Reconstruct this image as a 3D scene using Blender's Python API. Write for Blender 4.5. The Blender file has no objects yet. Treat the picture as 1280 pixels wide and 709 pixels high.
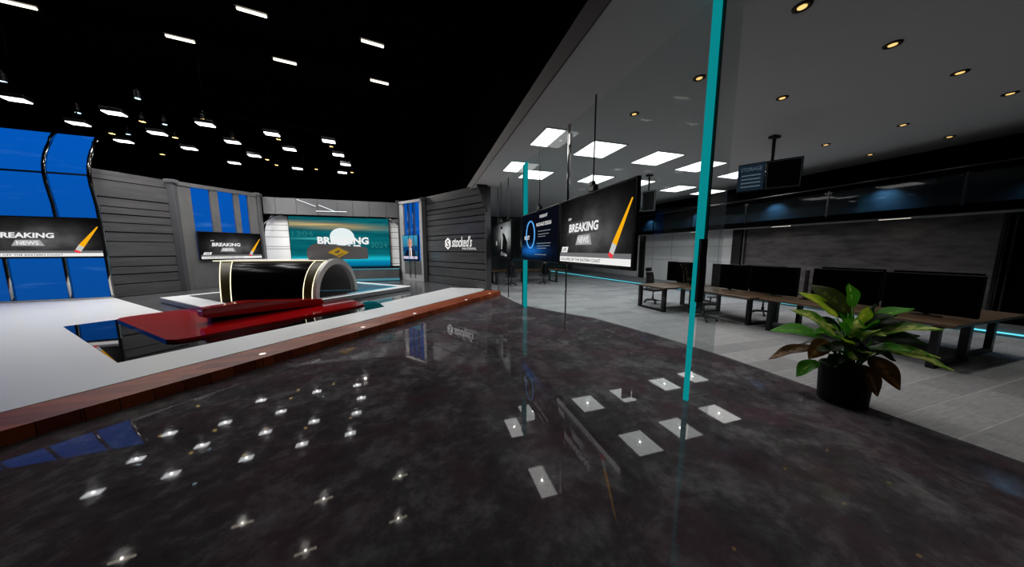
import bpy, bmesh, math, random
from mathutils import Vector, Matrix, Euler
random.seed(7)
SC = bpy.context.scene
COL = SC.collection
PI = math.pi
# ------------------------------------------------------------------ camera
EYE = Vector((0, 0, 1.9))
PITCH, YAW, FPX = -0.1196, 0.2943, 351.5
FW = Vector((math.sin(YAW)*math.cos(PITCH), math.cos(YAW)*math.cos(PITCH), math.sin(PITCH)))
RT = Vector((math.cos(YAW), -math.sin(YAW), 0))
UP = RT.cross(FW)
cam = bpy.data.cameras.new('camera'); camo = bpy.data.objects.new('camera', cam); COL.objects.link(camo)
cam.sensor_fit = 'HORIZONTAL'; cam.sensor_width = 36; cam.lens = FPX/1280*36
cam.clip_start = 0.05; cam.clip_end = 200
M = Matrix((RT, UP, -FW)).transposed().to_4x4(); M.translation = EYE
camo.matrix_world = M
SC.camera = camo
SC.view_settings.view_transform = 'Standard'
try: SC.view_settings.look = 'None'
except Exception: pass
SC.view_settings.exposure = 0.0; SC.view_settings.gamma = 1.0
SC.view_settings.use_curve_mapping = False
SC.cycles.max_bounces = 8; SC.cycles.transparent_max_bounces = 16
SC.cycles.glossy_bounces = 4; SC.cycles.diffuse_bounces = 4
SC.cycles.sample_clamp_indirect = 4.0; SC.cycles.sample_clamp_direct = 6.0
SC.cycles.use_denoising = True

def ray(x, y): return ((x-640)/FPX)*RT - ((y-354.5)/FPX)*UP + FW
def facing(x, y, c, depth=0.0):
    """point seen at (x,y) on the upright plane through c that faces the viewer"""
    n = Vector((c[0], c[1], 0)).normalized(); d = ray(x, y)
    t = (Vector((c[0], c[1], 0)).dot(n) + depth)/d.dot(n)
    return EYE + t*d

# ------------------------------------------------------------------ materials
def lin(*c): return tuple(((v/255)/12.92 if v/255 <= .04045 else ((v/255+.055)/1.055)**2.4) for v in c) + (1,)
def mat(name, col, rough=.5, metal=0, spec=.5, emit=None, es=0, noise=None, bump=0, coat=0, stretch=(1,1,1)):
    m = bpy.data.materials.new(name); m.use_nodes = True
    nt = m.node_tree; b = nt.nodes['Principled BSDF']
    if len(col) == 3: col = lin(*col)
    b.inputs['Base Color'].default_value = col
    b.inputs['Roughness'].default_value = rough; b.inputs['Metallic'].default_value = metal
    b.inputs['Specular IOR Level'].default_value = spec
    if coat: b.inputs['Coat Weight'].default_value = coat; b.inputs['Coat Roughness'].default_value = .04
    if emit: b.inputs['Emission Color'].default_value = lin(*emit) if len(emit) == 3 else emit; b.inputs['Emission Strength'].default_value = es
    if noise:      # (scale, second colour, contrast)
        tc = nt.nodes.new('ShaderNodeTexCoord'); mp = nt.nodes.new('ShaderNodeMapping'); mp.inputs['Scale'].default_value = stretch
        nz = nt.nodes.new('ShaderNodeTexNoise'); nz.inputs['Scale'].default_value = noise[0]; nz.inputs['Detail'].default_value = 6; nz.inputs['Roughness'].default_value = .65
        rp = nt.nodes.new('ShaderNodeValToRGB'); c = noise[2] if len(noise) > 2 else .2
        rp.color_ramp.elements[0].position = .5-c; rp.color_ramp.elements[1].position = .5+c
        rp.color_ramp.elements[0].color = col; rp.color_ramp.elements[1].color = lin(*noise[1]) if len(noise[1]) == 3 else noise[1]
        nt.links.new(tc.outputs['Object'], mp.inputs[0]); nt.links.new(mp.outputs[0], nz.inputs[0])
        nt.links.new(nz.outputs[0], rp.inputs[0]); nt.links.new(rp.outputs[0], b.inputs['Base Color'])
        if bump:
            bp = nt.nodes.new('ShaderNodeBump'); bp.inputs['Strength'].default_value = bump; bp.inputs['Distance'].default_value = .01
            nt.links.new(nz.outputs[0], bp.inputs['Height']); nt.links.new(bp.outputs[0], b.inputs['Normal'])
    return m
def glow(name, col, s=1.0):
    m = bpy.data.materials.new(name); m.use_nodes = True; nt = m.node_tree; nt.nodes.clear()
    o = nt.nodes.new('ShaderNodeOutputMaterial'); e = nt.nodes.new('ShaderNodeEmission')
    e.inputs[0].default_value = lin(*col) if len(col) == 3 else col; e.inputs[1].default_value = s
    nt.links.new(e.outputs[0], o.inputs[0]); return m
def glass(name, tint=.86, refl=1.0, haze=0, rough=0.0, ior=1.5):
    m = bpy.data.materials.new(name); m.use_nodes = True; nt = m.node_tree; nt.nodes.clear()
    o = nt.nodes.new('ShaderNodeOutputMaterial'); t = nt.nodes.new('ShaderNodeBsdfTransparent')
    t.inputs[0].default_value = (tint*.97, tint, tint, 1)
    g = nt.nodes.new('ShaderNodeBsdfGlossy'); g.inputs['Roughness'].default_value = rough
    lw = nt.nodes.new('ShaderNodeLayerWeight'); lw.inputs[0].default_value = .5      # Schlick reflectance, the same from both sides
    pw = nt.nodes.new('ShaderNodeMath'); pw.operation = 'POWER'; pw.inputs[1].default_value = 5
    f = nt.nodes.new('ShaderNodeMath'); f.operation = 'MULTIPLY_ADD'; f.inputs[1].default_value = .96; f.inputs[2].default_value = .04
    nt.links.new(lw.outputs['Facing'], pw.inputs[0]); nt.links.new(pw.outputs[0], f.inputs[0])
    mu = nt.nodes.new('ShaderNodeMath'); mu.operation = 'MULTIPLY'; mu.inputs[1].default_value = refl
    mx = nt.nodes.new('ShaderNodeMixShader')
    nt.links.new(f.outputs[0], mu.inputs[0]); nt.links.new(mu.outputs[0], mx.inputs[0])
    src = t.outputs[0]
    if haze:
        d = nt.nodes.new('ShaderNodeBsdfDiffuse'); d.inputs[0].default_value = (.6, .6, .6, 1)
        m2 = nt.nodes.new('ShaderNodeMixShader'); m2.inputs[0].default_value = haze
        nt.links.new(t.outputs[0], m2.inputs[1]); nt.links.new(d.outputs[0], m2.inputs[2]); src = m2.outputs[0]
    nt.links.new(src, mx.inputs[1]); nt.links.new(g.outputs[0], mx.inputs[2]); nt.links.new(mx.outputs[0], o.inputs[0])
    return m
class G:      # small node-graph helper
    def __init__(s, m): s.nt = m.node_tree
    def n(s, t, **k):
        x = s.nt.nodes.new('ShaderNode'+t)
        for a, v in k.items(): setattr(x, a, v)
        return x
    def l(s, a, b): s.nt.links.new(a, b)
    def math(s, op, a, b=None):
        x = s.n('Math', operation=op)
        for i, v in enumerate((a, b)):
            if v is None: continue
            if isinstance(v, (int, float)): x.inputs[i].default_value = v
            else: s.l(v, x.inputs[i])
        return x.outputs[0]
    def mix(s, f, a, b, mode='MIX'):
        x = s.n('MixRGB', blend_type=mode)
        for i, v in enumerate((f, a, b)):
            if isinstance(v, (int, float)): x.inputs[i].default_value = v
            elif isinstance(v, tuple): x.inputs[i].default_value = v
            else: s.l(v, x.inputs[i])
        return x.outputs[0]

m_floor = mat('marbled_floor', (26,23,27), .12, spec=.32, noise=(1.1, (86,82,84), .2))
def _floor():
    g = G(m_floor); b = g.nt.nodes['Principled BSDF']
    tc = g.n('TexCoord')
    n1 = g.n('TexNoise'); n1.inputs['Scale'].default_value = 1.5; n1.inputs['Detail'].default_value = 9; n1.inputs['Roughness'].default_value = .68; n1.inputs['Distortion'].default_value = .5
    n2 = g.n('TexNoise'); n2.inputs['Scale'].default_value = 6.5; n2.inputs['Detail'].default_value = 8; n2.inputs['Roughness'].default_value = .7
    n3 = g.n('TexNoise'); n3.inputs['Scale'].default_value = 1.3; n3.inputs['Detail'].default_value = 4
    for n in (n1, n2, n3): g.l(tc.outputs['Object'], n.inputs[0])
    s = g.math('ADD', g.math('MULTIPLY', n1.outputs[0], .6), g.math('MULTIPLY', n2.outputs[0], .4))
    r = g.n('ValToRGB'); e = r.color_ramp.elements
    e[0].position = .36; e[0].color = lin(52,49,52); e[1].position = .68; e[1].color = lin(128,126,128)
    x = e.new(.5); x.color = lin(76,73,76)
    g.l(s, r.inputs[0])
    rr = g.n('ValToRGB'); rr.color_ramp.elements[0].position = .45; rr.color_ramp.elements[1].position = .62
    g.l(n3.outputs[0], rr.inputs[0])
    c = g.mix(g.math('MULTIPLY', rr.outputs[0], .4), r.outputs[0], lin(90,60,74))
    c = g.mix(.0, c, c)
    g.l(c, b.inputs['Base Color'])
    ro = g.n('MapRange'); ro.inputs[1].default_value = .35; ro.inputs[2].default_value = .7; ro.inputs[3].default_value = .01; ro.inputs[4].default_value = .045
    g.l(n2.outputs[0], ro.inputs[0]); g.l(ro.outputs[0], b.inputs['Roughness'])
_floor()
m_carpet = mat('grey_plank_carpet', (150,150,152), .85)
def _carpet():
    g = G(m_carpet); b = g.nt.nodes['Principled BSDF']; tc = g.n('TexCoord')
    br = g.n('TexBrick'); br.offset = .5; br.inputs['Scale'].default_value = 1; br.inputs['Brick Width'].default_value = 1.2; br.inputs['Row Height'].default_value = .4
    br.inputs['Mortar Size'].default_value = .006; br.inputs['Color1'].default_value = lin(158,158,161); br.inputs['Color2'].default_value = lin(134,134,137); br.inputs['Mortar'].default_value = lin(174,174,177)
    mp = g.n('Mapping'); mp.inputs['Rotation'].default_value = (0,0,0)
    nz = g.n('TexNoise'); nz.inputs['Scale'].default_value = 5; nz.inputs['Detail'].default_value = 8
    st = g.n('Mapping'); st.inputs['Scale'].default_value = (1,7,1)
    g.l(tc.outputs['Object'], mp.inputs[0]); g.l(mp.outputs[0], br.inputs[0]); g.l(tc.outputs['Object'], st.inputs[0]); g.l(st.outputs[0], nz.inputs[0])
    c = g.mix(.35, br.outputs[0], nz.outputs[0], 'OVERLAY'); g.l(c, b.inputs['Base Color'])
_carpet()
m_white = mat('white_stage', (222,223,225), .3, spec=.2)
m_stage_dark = mat('dark_stage', (70,71,73), .12, noise=(2.5, (92,92,95), .2))
m_wood = mat('red_brown_wood', (84,36,17), .42, spec=.1)
def _wood():
    g = G(m_wood); b = g.nt.nodes['Principled BSDF']; tc = g.n('TexCoord'); mp = g.n('Mapping'); mp.inputs['Scale'].default_value = (1,1,1)
    br = g.n('TexBrick'); br.offset = .37; br.inputs['Scale'].default_value = 1; br.inputs['Brick Width'].default_value = 1.1; br.inputs['Row Height'].default_value = .19
    br.inputs['Mortar Size'].default_value = .003; br.inputs['Color1'].default_value = lin(158,76,40); br.inputs['Color2'].default_value = lin(112,48,27); br.inputs['Mortar'].default_value = lin(40,15,8)
    nz = g.n('TexNoise'); nz.inputs['Scale'].default_value = 3; nz.inputs['Detail'].default_value = 8; st = g.n('Mapping'); st.inputs['Scale'].default_value = (1.2,14,14)
    g.l(tc.outputs['Object'], mp.inputs[0]); g.l(mp.outputs[0], br.inputs[0]); g.l(tc.outputs['Object'], st.inputs[0]); g.l(st.outputs[0], nz.inputs[0])
    g.l(g.mix(.5, br.outputs[0], nz.outputs[0], 'OVERLAY'), b.inputs['Base Color'])
_wood()
m_black = mat('black_paint', (4,4,4), .9, spec=0)
m_blackmetal = mat('black_metal', (12,12,13), .4, spec=.4)
m_blackgloss = mat('black_gloss', (4,4,5), .12, spec=.06)
m_mirror = mat('black_mirror', (8,9,10), .02, spec=.45)
m_tv = mat('screen_bezel', (6,6,7), .5, spec=.15)
m_ceil = mat('office_ceiling', (214,214,214), .9)
m_fascia = mat('soffit_fascia', (96,92,92), .8)
m_setwall = mat('charcoal_set_panel', (54,54,56), .2, noise=(1.4, (76,75,76), .25), stretch=(.35,.35,4))
m_setpale = mat('grey_set_panel', (74,74,75), .32, noise=(1.5,(92,91,91),.25))
m_pillar = mat('grey_pillar', (66,66,68), .35)
m_header = mat('header_panel', (100,100,102), .14, spec=.6)
m_whiteplank = mat('white_plank', (236,236,236), .4)
m_chrome = mat('chrome', (190,188,184), .08, metal=1)
m_steel = mat('dark_steel', (70,70,72), .25, metal=1)
m_woodtop = mat('desk_wood', (66,50,36), .4, noise=(3, (100,76,54), .25), stretch=(5,.6,1))
m_chair = mat('chair_black', (16,16,18), .55)
m_mesh = mat('chair_mesh', (22,22,25), .8)
m_tile = mat('pale_tile_wall', (178,178,180), .6)
m_darkwood = mat('weathered_grey_boards', (34,31,32), .7, noise=(2.6, (86,81,82), .2), stretch=(1,.6,2.0))
m_bluewall = mat('blue_wall_panel', (44,58,70), .45, noise=(2,(64,80,92),.2), stretch=(1,.4,3))
m_red = mat('red_gloss', (140,5,9), .1, spec=.35)
m_teal = glow('teal_edge_glow', (8,134,138), .95)  # glow put into the glass edge so its teal does not go dark
m_led = glow('cyan_led', (92,205,222), 1.4)
m_ledsoft = glow('teal_led', (58,150,172), 1.2)
m_neon = glow('warm_neon', (255,244,205), 1.8)
m_ledwhite_reflection = glow('white_led_and_reflection', (240,246,250), 1.2)
m_goldband = mat('dark_gold_band', (58,50,16), .5, spec=.2)
m_gold = mat('gold_emblem', (226,184,50), .35, emit=(226,180,50), es=.3)  # emission added so the poorly lit emblem still shows bright gold
m_grey = mat('console_grey', (176,174,176), .4)
m_panel = glow('ceiling_panel_light', (255,255,252), 3.8)
m_soft = glow('studio_panel_light', (250,252,255), 5.0)
m_tube = glow('linear_lamp', (255,244,222), 3.0)
m_bulb = glow('warm_bulb', (255,208,126), 1.2)
m_par = glow('warm_par_lens', (255,214,130), 4.0)
m_parblue = glow('cool_par_lens', (190,225,240), 2.5)
m_trimring = mat('brass_trim_ring', (60,44,24), .35, metal=.7)
m_glass = glass('clear_glass', .93, .3)
m_fin = glass('frosted_fin_glass', .97, .8, haze=.14)
m_railglass = glass('smoked_glass', .62, .45)
m_pot = mat('black_pot', (4,4,5), .7, spec=.2)
m_soil = mat('soil', (30,22,15), .95, noise=(20,(50,38,26),.2))
m_txt = glow('white_lettering', (240,240,240), 1.0)
m_txtdim = glow('grey_lettering', (150,155,160), .9)
m_txtdark = glow('dark_lettering', (22,22,24), 1.0)
m_sign = mat('white_sign_letters', (235,235,235), .4, emit=(235,235,235), es=.35)
m_blue = glow('blue_sky_screen', (8,84,172), 1.0)
def _blue():
    g = G(m_blue); e = [n for n in g.nt.nodes if n.type == 'EMISSION'][0]; tc = g.n('TexCoord')
    sp = g.n('SeparateXYZ'); g.l(tc.outputs['Object'], sp.inputs[0])
    st = g.n('Mapping'); st.inputs['Scale'].default_value = (.35,.35,2.6); g.l(tc.outputs['Object'], st.inputs[0])
    nz = g.n('TexNoise'); nz.inputs['Scale'].default_value = 1.1; nz.inputs['Detail'].default_value = 5; g.l(st.outputs[0], nz.inputs[0])
    r = g.n('ValToRGB'); r.color_ramp.elements[0].position = .58; r.color_ramp.elements[1].position = .82; g.l(nz.outputs[0], r.inputs[0])
    z = g.n('MapRange'); z.inputs[1].default_value = 0; z.inputs[2].default_value = 5.6; g.l(sp.outputs[2], z.inputs[0])
    base = g.mix(z.outputs[0], lin(10,74,150), lin(2,86,184))
    g.l(g.mix(g.math('MULTIPLY', r.outputs[0], .5), base, lin(80,130,205)), e.inputs[0])
_blue()
def screen_mat(name, kind):
    m = glow(name, (10,10,11), 1.0); g = G(m); e = [n for n in g.nt.nodes if n.type == 'EMISSION'][0]; tc = g.n('TexCoord')
    sp = g.n('SeparateXYZ'); g.l(tc.outputs['Generated'], sp.inputs[0]); X, Z = sp.outputs[0], sp.outputs[2]
    def bump(v, c, w):   # gaussian-like
        d = g.math('DIVIDE', g.math('SUBTRACT', v, c), w); return g.math('EXPONENT' if False else 'POWER', 2.718, g.math('MULTIPLY', g.math('MULTIPLY', d, d), -1.0))
    st = g.n('Mapping'); g.l(tc.outputs['Generated'], st.inputs[0])
    nz = g.n('TexNoise'); nz.inputs['Detail'].default_value = 6; g.l(st.outputs[0], nz.inputs[0])
    if kind == 'news':
        st.inputs['Scale'].default_value = (3,3,2); nz.inputs['Scale'].default_value = 1.4
        f = g.math('MULTIPLY', bump(X, .52, .3), bump(Z, .42, .33))
        f = g.math('MULTIPLY', f, g.math('POWER', nz.outputs[0], 1.6))
        g.l(g.mix(g.math('MULTIPLY', f, 1.1), lin(8,8,9), lin(140,140,140)), e.inputs[0])
    elif kind == 'teal':
        st.inputs['Scale'].default_value = (1.2,1,5); nz.inputs['Scale'].default_value = 2.2
        c = g.mix(nz.outputs[0], lin(0,44,56), lin(14,120,128))
        st2 = g.n('Mapping'); st2.inputs['Scale'].default_value = (.8,1,14); g.l(tc.outputs['Generated'], st2.inputs[0])
        n2 = g.n('TexNoise'); n2.inputs['Scale'].default_value = 2; g.l(st2.outputs[0], n2.inputs[0])
        zo = g.math('ADD', g.math('SUBTRACT', Z, g.math('MULTIPLY', X, -.06)), -.03)
        f = g.math('MULTIPLY', bump(zo, .83, .05), g.math('MULTIPLY', g.math('POWER', n2.outputs[0], 1.9), g.math('ADD', bump(X, .3, .42), .1)))
        c = g.mix(g.math('MULTIPLY', f, 2.4), c, lin(238,196,120))
        c = g.mix(g.math('MULTIPLY', bump(Z, .17, .06), .75), c, lin(30,205,228))
        c = g.mix(g.math('MULTIPLY', bump(Z, .08, .07), .8), c, lin(0,120,170))
        c = g.mix(g.math('MULTIPLY', bump(Z, .0, .035), .95), c, lin(2,30,48))
        c = g.mix(g.math('MULTIPLY', g.math('MULTIPLY', bump(Z, .58, .02), bump(X, .3, .25)), .6), c, lin(80,210,210))
        g.l(c, e.inputs[0])
    elif kind == 'navy':
        f = g.math('MULTIPLY', bump(X, .3, .3), bump(Z, .2, .1))
        c = g.mix(g.math('MULTIPLY', f, .8), lin(8,11,20), lin(28,110,200))
        g.l(c, e.inputs[0])
    elif kind == 'poster':
        st.inputs['Scale'].default_value = (2,1,2); nz.inputs['Scale'].default_value = 2
        f = g.math('MULTIPLY', g.math('MULTIPLY', bump(X, .78, .3), bump(Z, .66, .28)), nz.outputs[0])
        g.l(g.mix(g.math('MULTIPLY', f, 1.5), lin(10,13,14), lin(190,195,195)), e.inputs[0])
    elif kind == 'anchor':
        c = g.mix(Z, lin(6,30,70), lin(60,150,185)); g.l(c, e.inputs[0])
    elif kind == 'storage':
        st.inputs['Scale'].default_value = (6,1,14); nz.inputs['Scale'].default_value = 2
        g.l(g.mix(nz.outputs[0], lin(6,10,15), lin(30,44,56)), e.inputs[0])
    return m
m_news = screen_mat('news_picture', 'news'); m_tealscr = screen_mat('teal_picture', 'teal'); m_navy = screen_mat('navy_picture', 'navy')
m_poster = screen_mat('poster_picture', 'poster'); m_anchor = screen_mat('anchor_picture', 'anchor'); m_storage = screen_mat('storage_picture', 'storage')
S = {k: glow('picture_'+k, c, 1.0) for k, c in dict(yellow=(250,176,20), ferrule=(196,200,196), rubber=(236,60,66), white=(238,238,236), grey=(110,110,112), plate=(70,70,72), plate2=(165,165,165), skin=(205,150,128), suit=(16,22,44), tie=(120,30,34), pale=(200,190,210), globe=(228,240,240), blue=(90,170,245), dark=(14,15,16), mid=(150,152,152), cloud=(60,140,160)).items()}
def leaf_mat(name, a, b, amt, edge):
    m = mat(name, a, .45, spec=.25); g = G(m); bs = g.nt.nodes['Principled BSDF']
    uv = g.n('UVMap'); sp = g.n('SeparateXYZ'); g.l(uv.outputs[0], sp.inputs[0])
    tc = g.n('TexCoord'); nz = g.n('TexNoise'); nz.inputs['Scale'].default_value = 22; nz.inputs['Detail'].default_value = 4; g.l(tc.outputs['Object'], nz.inputs[0])
    ab = g.math('ABSOLUTE', g.math('SUBTRACT', sp.outputs[0], .5))
    core = g.math('SUBTRACT', 1.0, g.math('MULTIPLY', ab, edge))
    f = g.math('ADD', g.math('MULTIPLY', core, .55), g.math('SUBTRACT', nz.outputs[0], .5))
    r = g.n('ValToRGB'); r.color_ramp.elements[0].position = .55-amt; r.color_ramp.elements[1].position = .72-amt*.6; g.l(f, r.inputs[0])
    r.color_ramp.elements[0].color = lin(*a); r.color_ramp.elements[1].color = lin(*b)
    g.l(r.outputs[0], bs.inputs['Base Color'])
    bs.inputs['Subsurface Weight'].default_value = 0
    tr = g.n('BsdfTranslucent'); g.l(r.outputs[0], tr.inputs[0]); mx = g.n('MixShader'); mx.inputs[0].default_value = .38
    out = [n for n in g.nt.nodes if n.type == 'OUTPUT_MATERIAL'][0]
    g.l(bs.outputs[0], mx.inputs[1]); g.l(tr.outputs[0], mx.inputs[2]); g.l(mx.outputs[0], out.inputs[0])
    return m
LF = dict(g=leaf_mat('green_leaf', (72,150,34), (190,226,92), .05, 3.2), v=leaf_mat('variegated_leaf', (96,156,40), (236,240,140), .35, 1.7), d=leaf_mat('dark_leaf', (20,44,16), (44,84,28), .05, 3),
          b=leaf_mat('brown_leaf', (92,62,30), (158,116,68), .2, 2.0), y=leaf_mat('yellow_green_leaf', (150,190,38), (222,230,80), .3, 2.0), o=leaf_mat('olive_leaf', (50,62,20), (96,104,36), .15, 2.2))

# ------------------------------------------------------------------ mesh builder
class MB:
    def __init__(s, off=(0,0,0), rz=0):
        s.bm = bmesh.new(); s.off = Vector(off); s.rz = rz; s.uv = None
    def poly(s, pts):
        return s.bm.faces.new([s.bm.verts.new(p) for p in pts])
    def box(s, c, d, bev=0, rot=None, seg=2):
        r = bmesh.ops.create_cube(s.bm, size=1); vs = r['verts']
        for v in vs: v.co = Vector((v.co.x*d[0], v.co.y*d[1], v.co.z*d[2]))
        if bev:
            es = list({e for v in vs for e in v.link_edges})
            rr = bmesh.ops.bevel(s.bm, geom=es, offset=bev, segments=seg, affect='EDGES', profile=.5); vs = list({v for f in rr['faces'] for v in f.verts} | {v for v in vs if v.is_valid})
        if rot is not None:
            R = Euler(rot).to_matrix()
            for v in vs: v.co = R @ v.co
        for v in vs: v.co += Vector(c)
        return s
    def prism(s, pts, z0, z1):          # polygon in xy, extruded in z
        b = [s.bm.verts.new((p[0], p[1], z0)) for p in pts]; t = [s.bm.verts.new((p[0], p[1], z1)) for p in pts]; n = len(pts)
        s.bm.faces.new(b[::-1]); s.bm.faces.new(t)
        for i in range(n): s.bm.faces.new((b[i], b[(i+1) % n], t[(i+1) % n], t[i]))
        return s
    def slab(s, pts, y0, y1):           # polygon in xz, extruded along y
        b = [s.bm.verts.new((p[0], y0, p[1])) for p in pts]; t = [s.bm.verts.new((p[0], y1, p[1])) for p in pts]; n = len(pts)
        s.bm.faces.new(b); s.bm.faces.new(t[::-1])
        for i in range(n): s.bm.faces.new((b[(i+1) % n], b[i], t[i], t[(i+1) % n]))
        return s
    def tube(s, pts, r, n=8, closed=False, cap=True):
        pts = [Vector(p) for p in pts]; rings = []; m = len(pts)
        rs = r if isinstance(r, (list, tuple)) else [r]*m
        for i, p in enumerate(pts):
            if closed: t = pts[(i+1) % m]-pts[i-1]
            else: t = pts[min(i+1, m-1)]-pts[max(i-1, 0)]
            t.normalize(); a = Vector((0,0,1)) if abs(t.z) < .9 else Vector((1,0,0))
            u = t.cross(a).normalized(); w = t.cross(u)
            rings.append([s.bm.verts.new(p + rs[i]*(math.cos(2*PI*k/n)*u + math.sin(2*PI*k/n)*w)) for k in range(n)])
        for i in range(m if closed else m-1):
            A, B = rings[i], rings[(i+1) % m]
            for k in range(n): s.bm.faces.new((A[k], A[(k+1) % n], B[(k+1) % n], B[k]))
        if cap and not closed: s.bm.faces.new(rings[0][::-1]); s.bm.faces.new(rings[-1])
        return s
    def lathe(s, prof, c=(0,0,0), n=32):
        rings = [[s.bm.verts.new((c[0]+r*math.cos(2*PI*k/n), c[1]+r*math.sin(2*PI*k/n), c[2]+z)) for k in range(n)] for r, z in prof]
        for A, B in zip(rings, rings[1:]):
            for k in range(n): s.bm.faces.new((A[k], A[(k+1) % n], B[(k+1) % n], B[k]))
        s.bm.faces.new(rings[0][::-1]); s.bm.faces.new(rings[-1]); return s
    def grid(s, f, nu, nv):
        V = [[s.bm.verts.new(f(i/nu, j/nv)) for j in range(nv+1)] for i in range(nu+1)]
        for i in range(nu):
            for j in range(nv): s.bm.faces.new((V[i][j], V[i+1][j], V[i+1][j+1], V[i][j+1]))
        return s
    def mesh(s, m):                     # merge an existing mesh datablock
        s.bm.from_mesh(m); return s
    def build(s, name, material, parent=None, smooth=False, label=None, world=True):
        bmesh.ops.recalc_face_normals(s.bm, faces=s.bm.faces[:]) if smooth or True else None
        loc = Vector((0,0,0)); R = None
        if s.rz:
            for v in s.bm.verts: v.co = Matrix.Rotation(s.rz, 3, 'Z') @ v.co
        for v in s.bm.verts: v.co += s.off
        me = bpy.data.meshes.new(name); s.bm.to_mesh(me); s.bm.free()
        me.materials.append(material)
        if smooth:
            for p in me.polygons: p.use_smooth = True
        o = bpy.data.objects.new(name, me); COL.objects.link(o)
        if parent is not None: o.parent = parent
        if label: o['label'] = label
        return o
def empty(name, label=None, cat=None, loc=(0,0,0), rz=0, group=None, kind=None):
    o = bpy.data.objects.new(name, None); COL.objects.link(o); o.location = loc; o.rotation_euler = (0,0,rz); o.empty_display_size = .2
    if label: o['label'] = label
    if cat: o['category'] = cat
    if group: o['group'] = group
    if kind: o['kind'] = kind
    return o
def struct(o, label=None):
    o['kind'] = 'structure'
    if label: o['label'] = label
    return o
def copy_tree(o, parent=None):
    c = o.copy(); COL.objects.link(c)
    if parent is not None: c.parent = parent
    for ch in o.children: copy_tree(ch, c)
    return c
def arealight(name, loc, size, power, col=(1,1,1), spread=PI, aim=None, sy=None):
    l = bpy.data.lights.new(name, 'AREA'); l.shape = 'RECTANGLE' if sy else 'SQUARE'; l.size = size
    if sy: l.size_y = sy
    l.energy = power; l.color = col; l.spread = spread
    o = bpy.data.objects.new(name, l); COL.objects.link(o); o.location = loc
    if aim is not None:
        d = Vector(aim)-Vector(loc); o.rotation_euler = d.to_track_quat('-Z', 'Y').to_euler()
    o['kind'] = 'helper'
    return o
def spot(name, loc, aim, power, ang, col=(1,1,1), blend=.4, rad=.12):
    l = bpy.data.lights.new(name, 'SPOT'); l.energy = power; l.spot_size = ang; l.spot_blend = blend; l.color = col; l.shadow_soft_size = rad
    o = bpy.data.objects.new(name, l); COL.objects.link(o); o.location = loc
    d = Vector(aim)-Vector(loc); o.rotation_euler = d.to_track_quat('-Z', 'Y').to_euler()
    o['kind'] = 'helper'
    return o
def text_bm(mb, s, cx, cz, h, w=None, y=0, bold=.0, shear=0, extrude=0.0):
    """letters on the local xz plane, read from -y, centred at cx,cz, cap height h, width w"""
    cu = bpy.data.curves.new('txt', 'FONT'); cu.body = s; cu.align_x = 'CENTER'; cu.offset = bold; cu.shear = shear; cu.extrude = extrude; cu.resolution_u = 3
    ob = bpy.data.objects.new('txt', cu); COL.objects.link(ob)
    bpy.context.view_layer.update()
    me = bpy.data.meshes.new_from_object(ob.evaluated_get(bpy.context.evaluated_depsgraph_get()))
    bpy.data.objects.remove(ob); bpy.data.curves.remove(cu)
    xs = [v.co.x for v in me.vertices]; ys = [v.co.y for v in me.vertices]
    x0, x1, y0, y1 = min(xs), max(xs), min(ys), max(ys)
    k = h/(y1-y0); kx = (w/(x1-x0)) if w else k
    for v in me.vertices:
        v.co = Vector((cx + (v.co.x-(x0+x1)/2)*kx, y - v.co.z*k, cz + (v.co.y-(y0+y1)/2)*k))
    mb.bm.from_mesh(me); bpy.data.meshes.remove(me)
    return mb
ORD = ['first','second','third','fourth','fifth','sixth','seventh','eighth','ninth','tenth','eleventh','twelfth','thirteenth','fourteenth','fifteenth','sixteenth','seventeenth','eighteenth','nineteenth','twentieth']
# stage frame: u along the stage front, v into the stage
SA = math.radians(46.5); DU = Vector((math.cos(SA), math.sin(SA))); DV = Vector((-math.sin(SA), math.cos(SA)))
def W(u, v): p = u*DU + v*DV; return (p.x, p.y)

# ================================================================== SETTING
CE = 4.62
GX = 3.1
mb = MB(); mb.box((-6, 10, -.05), (34, 44, .1)); struct(mb.build('floor', m_floor))
mb = MB(); mb.prism([(5.1,-8),(14.5,-8),(14.5,23.2),(2.95,23.2),(2.95,11.4),(3.12,8.9),(3.9,7.5),(4.42,6.65),(4.82,4.95),(5.03,3.5)], 0, .012); struct(mb.build('floor_office', m_carpet))
# studio shell
mb = MB(); mb.box((-9.5, 10, 8.75), (24, 44, .1)); struct(mb.build('ceiling_studio', m_black))
mb = MB(); mb.box((-9.5, 22.4, 4.4), (24, .2, 8.8)); struct(mb.build('wall_back', m_black))
mb = MB(); mb.box((-19.6, 10, 4.4), (.2, 44, 8.8)); struct(mb.build('wall_left', m_black))
# office ceiling slab, bright lower lip and fascia
mb = MB(); mb.box(((2.03+14.5)/2, 7.6, CE+.1), (14.5-2.03, 31.2, .2)); struct(mb.build('ceiling_office', m_ceil))
mb = MB(); mb.box((2.02, 7.6, CE+.15), (.03, 31.2, .34)); struct(mb.build('trim_1', m_fascia))
mb = MB(); mb.box((2.2, 7.6, 6.85), (.1, 31.2, 3.75)); struct(mb.build('wall_above', m_black))
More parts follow.
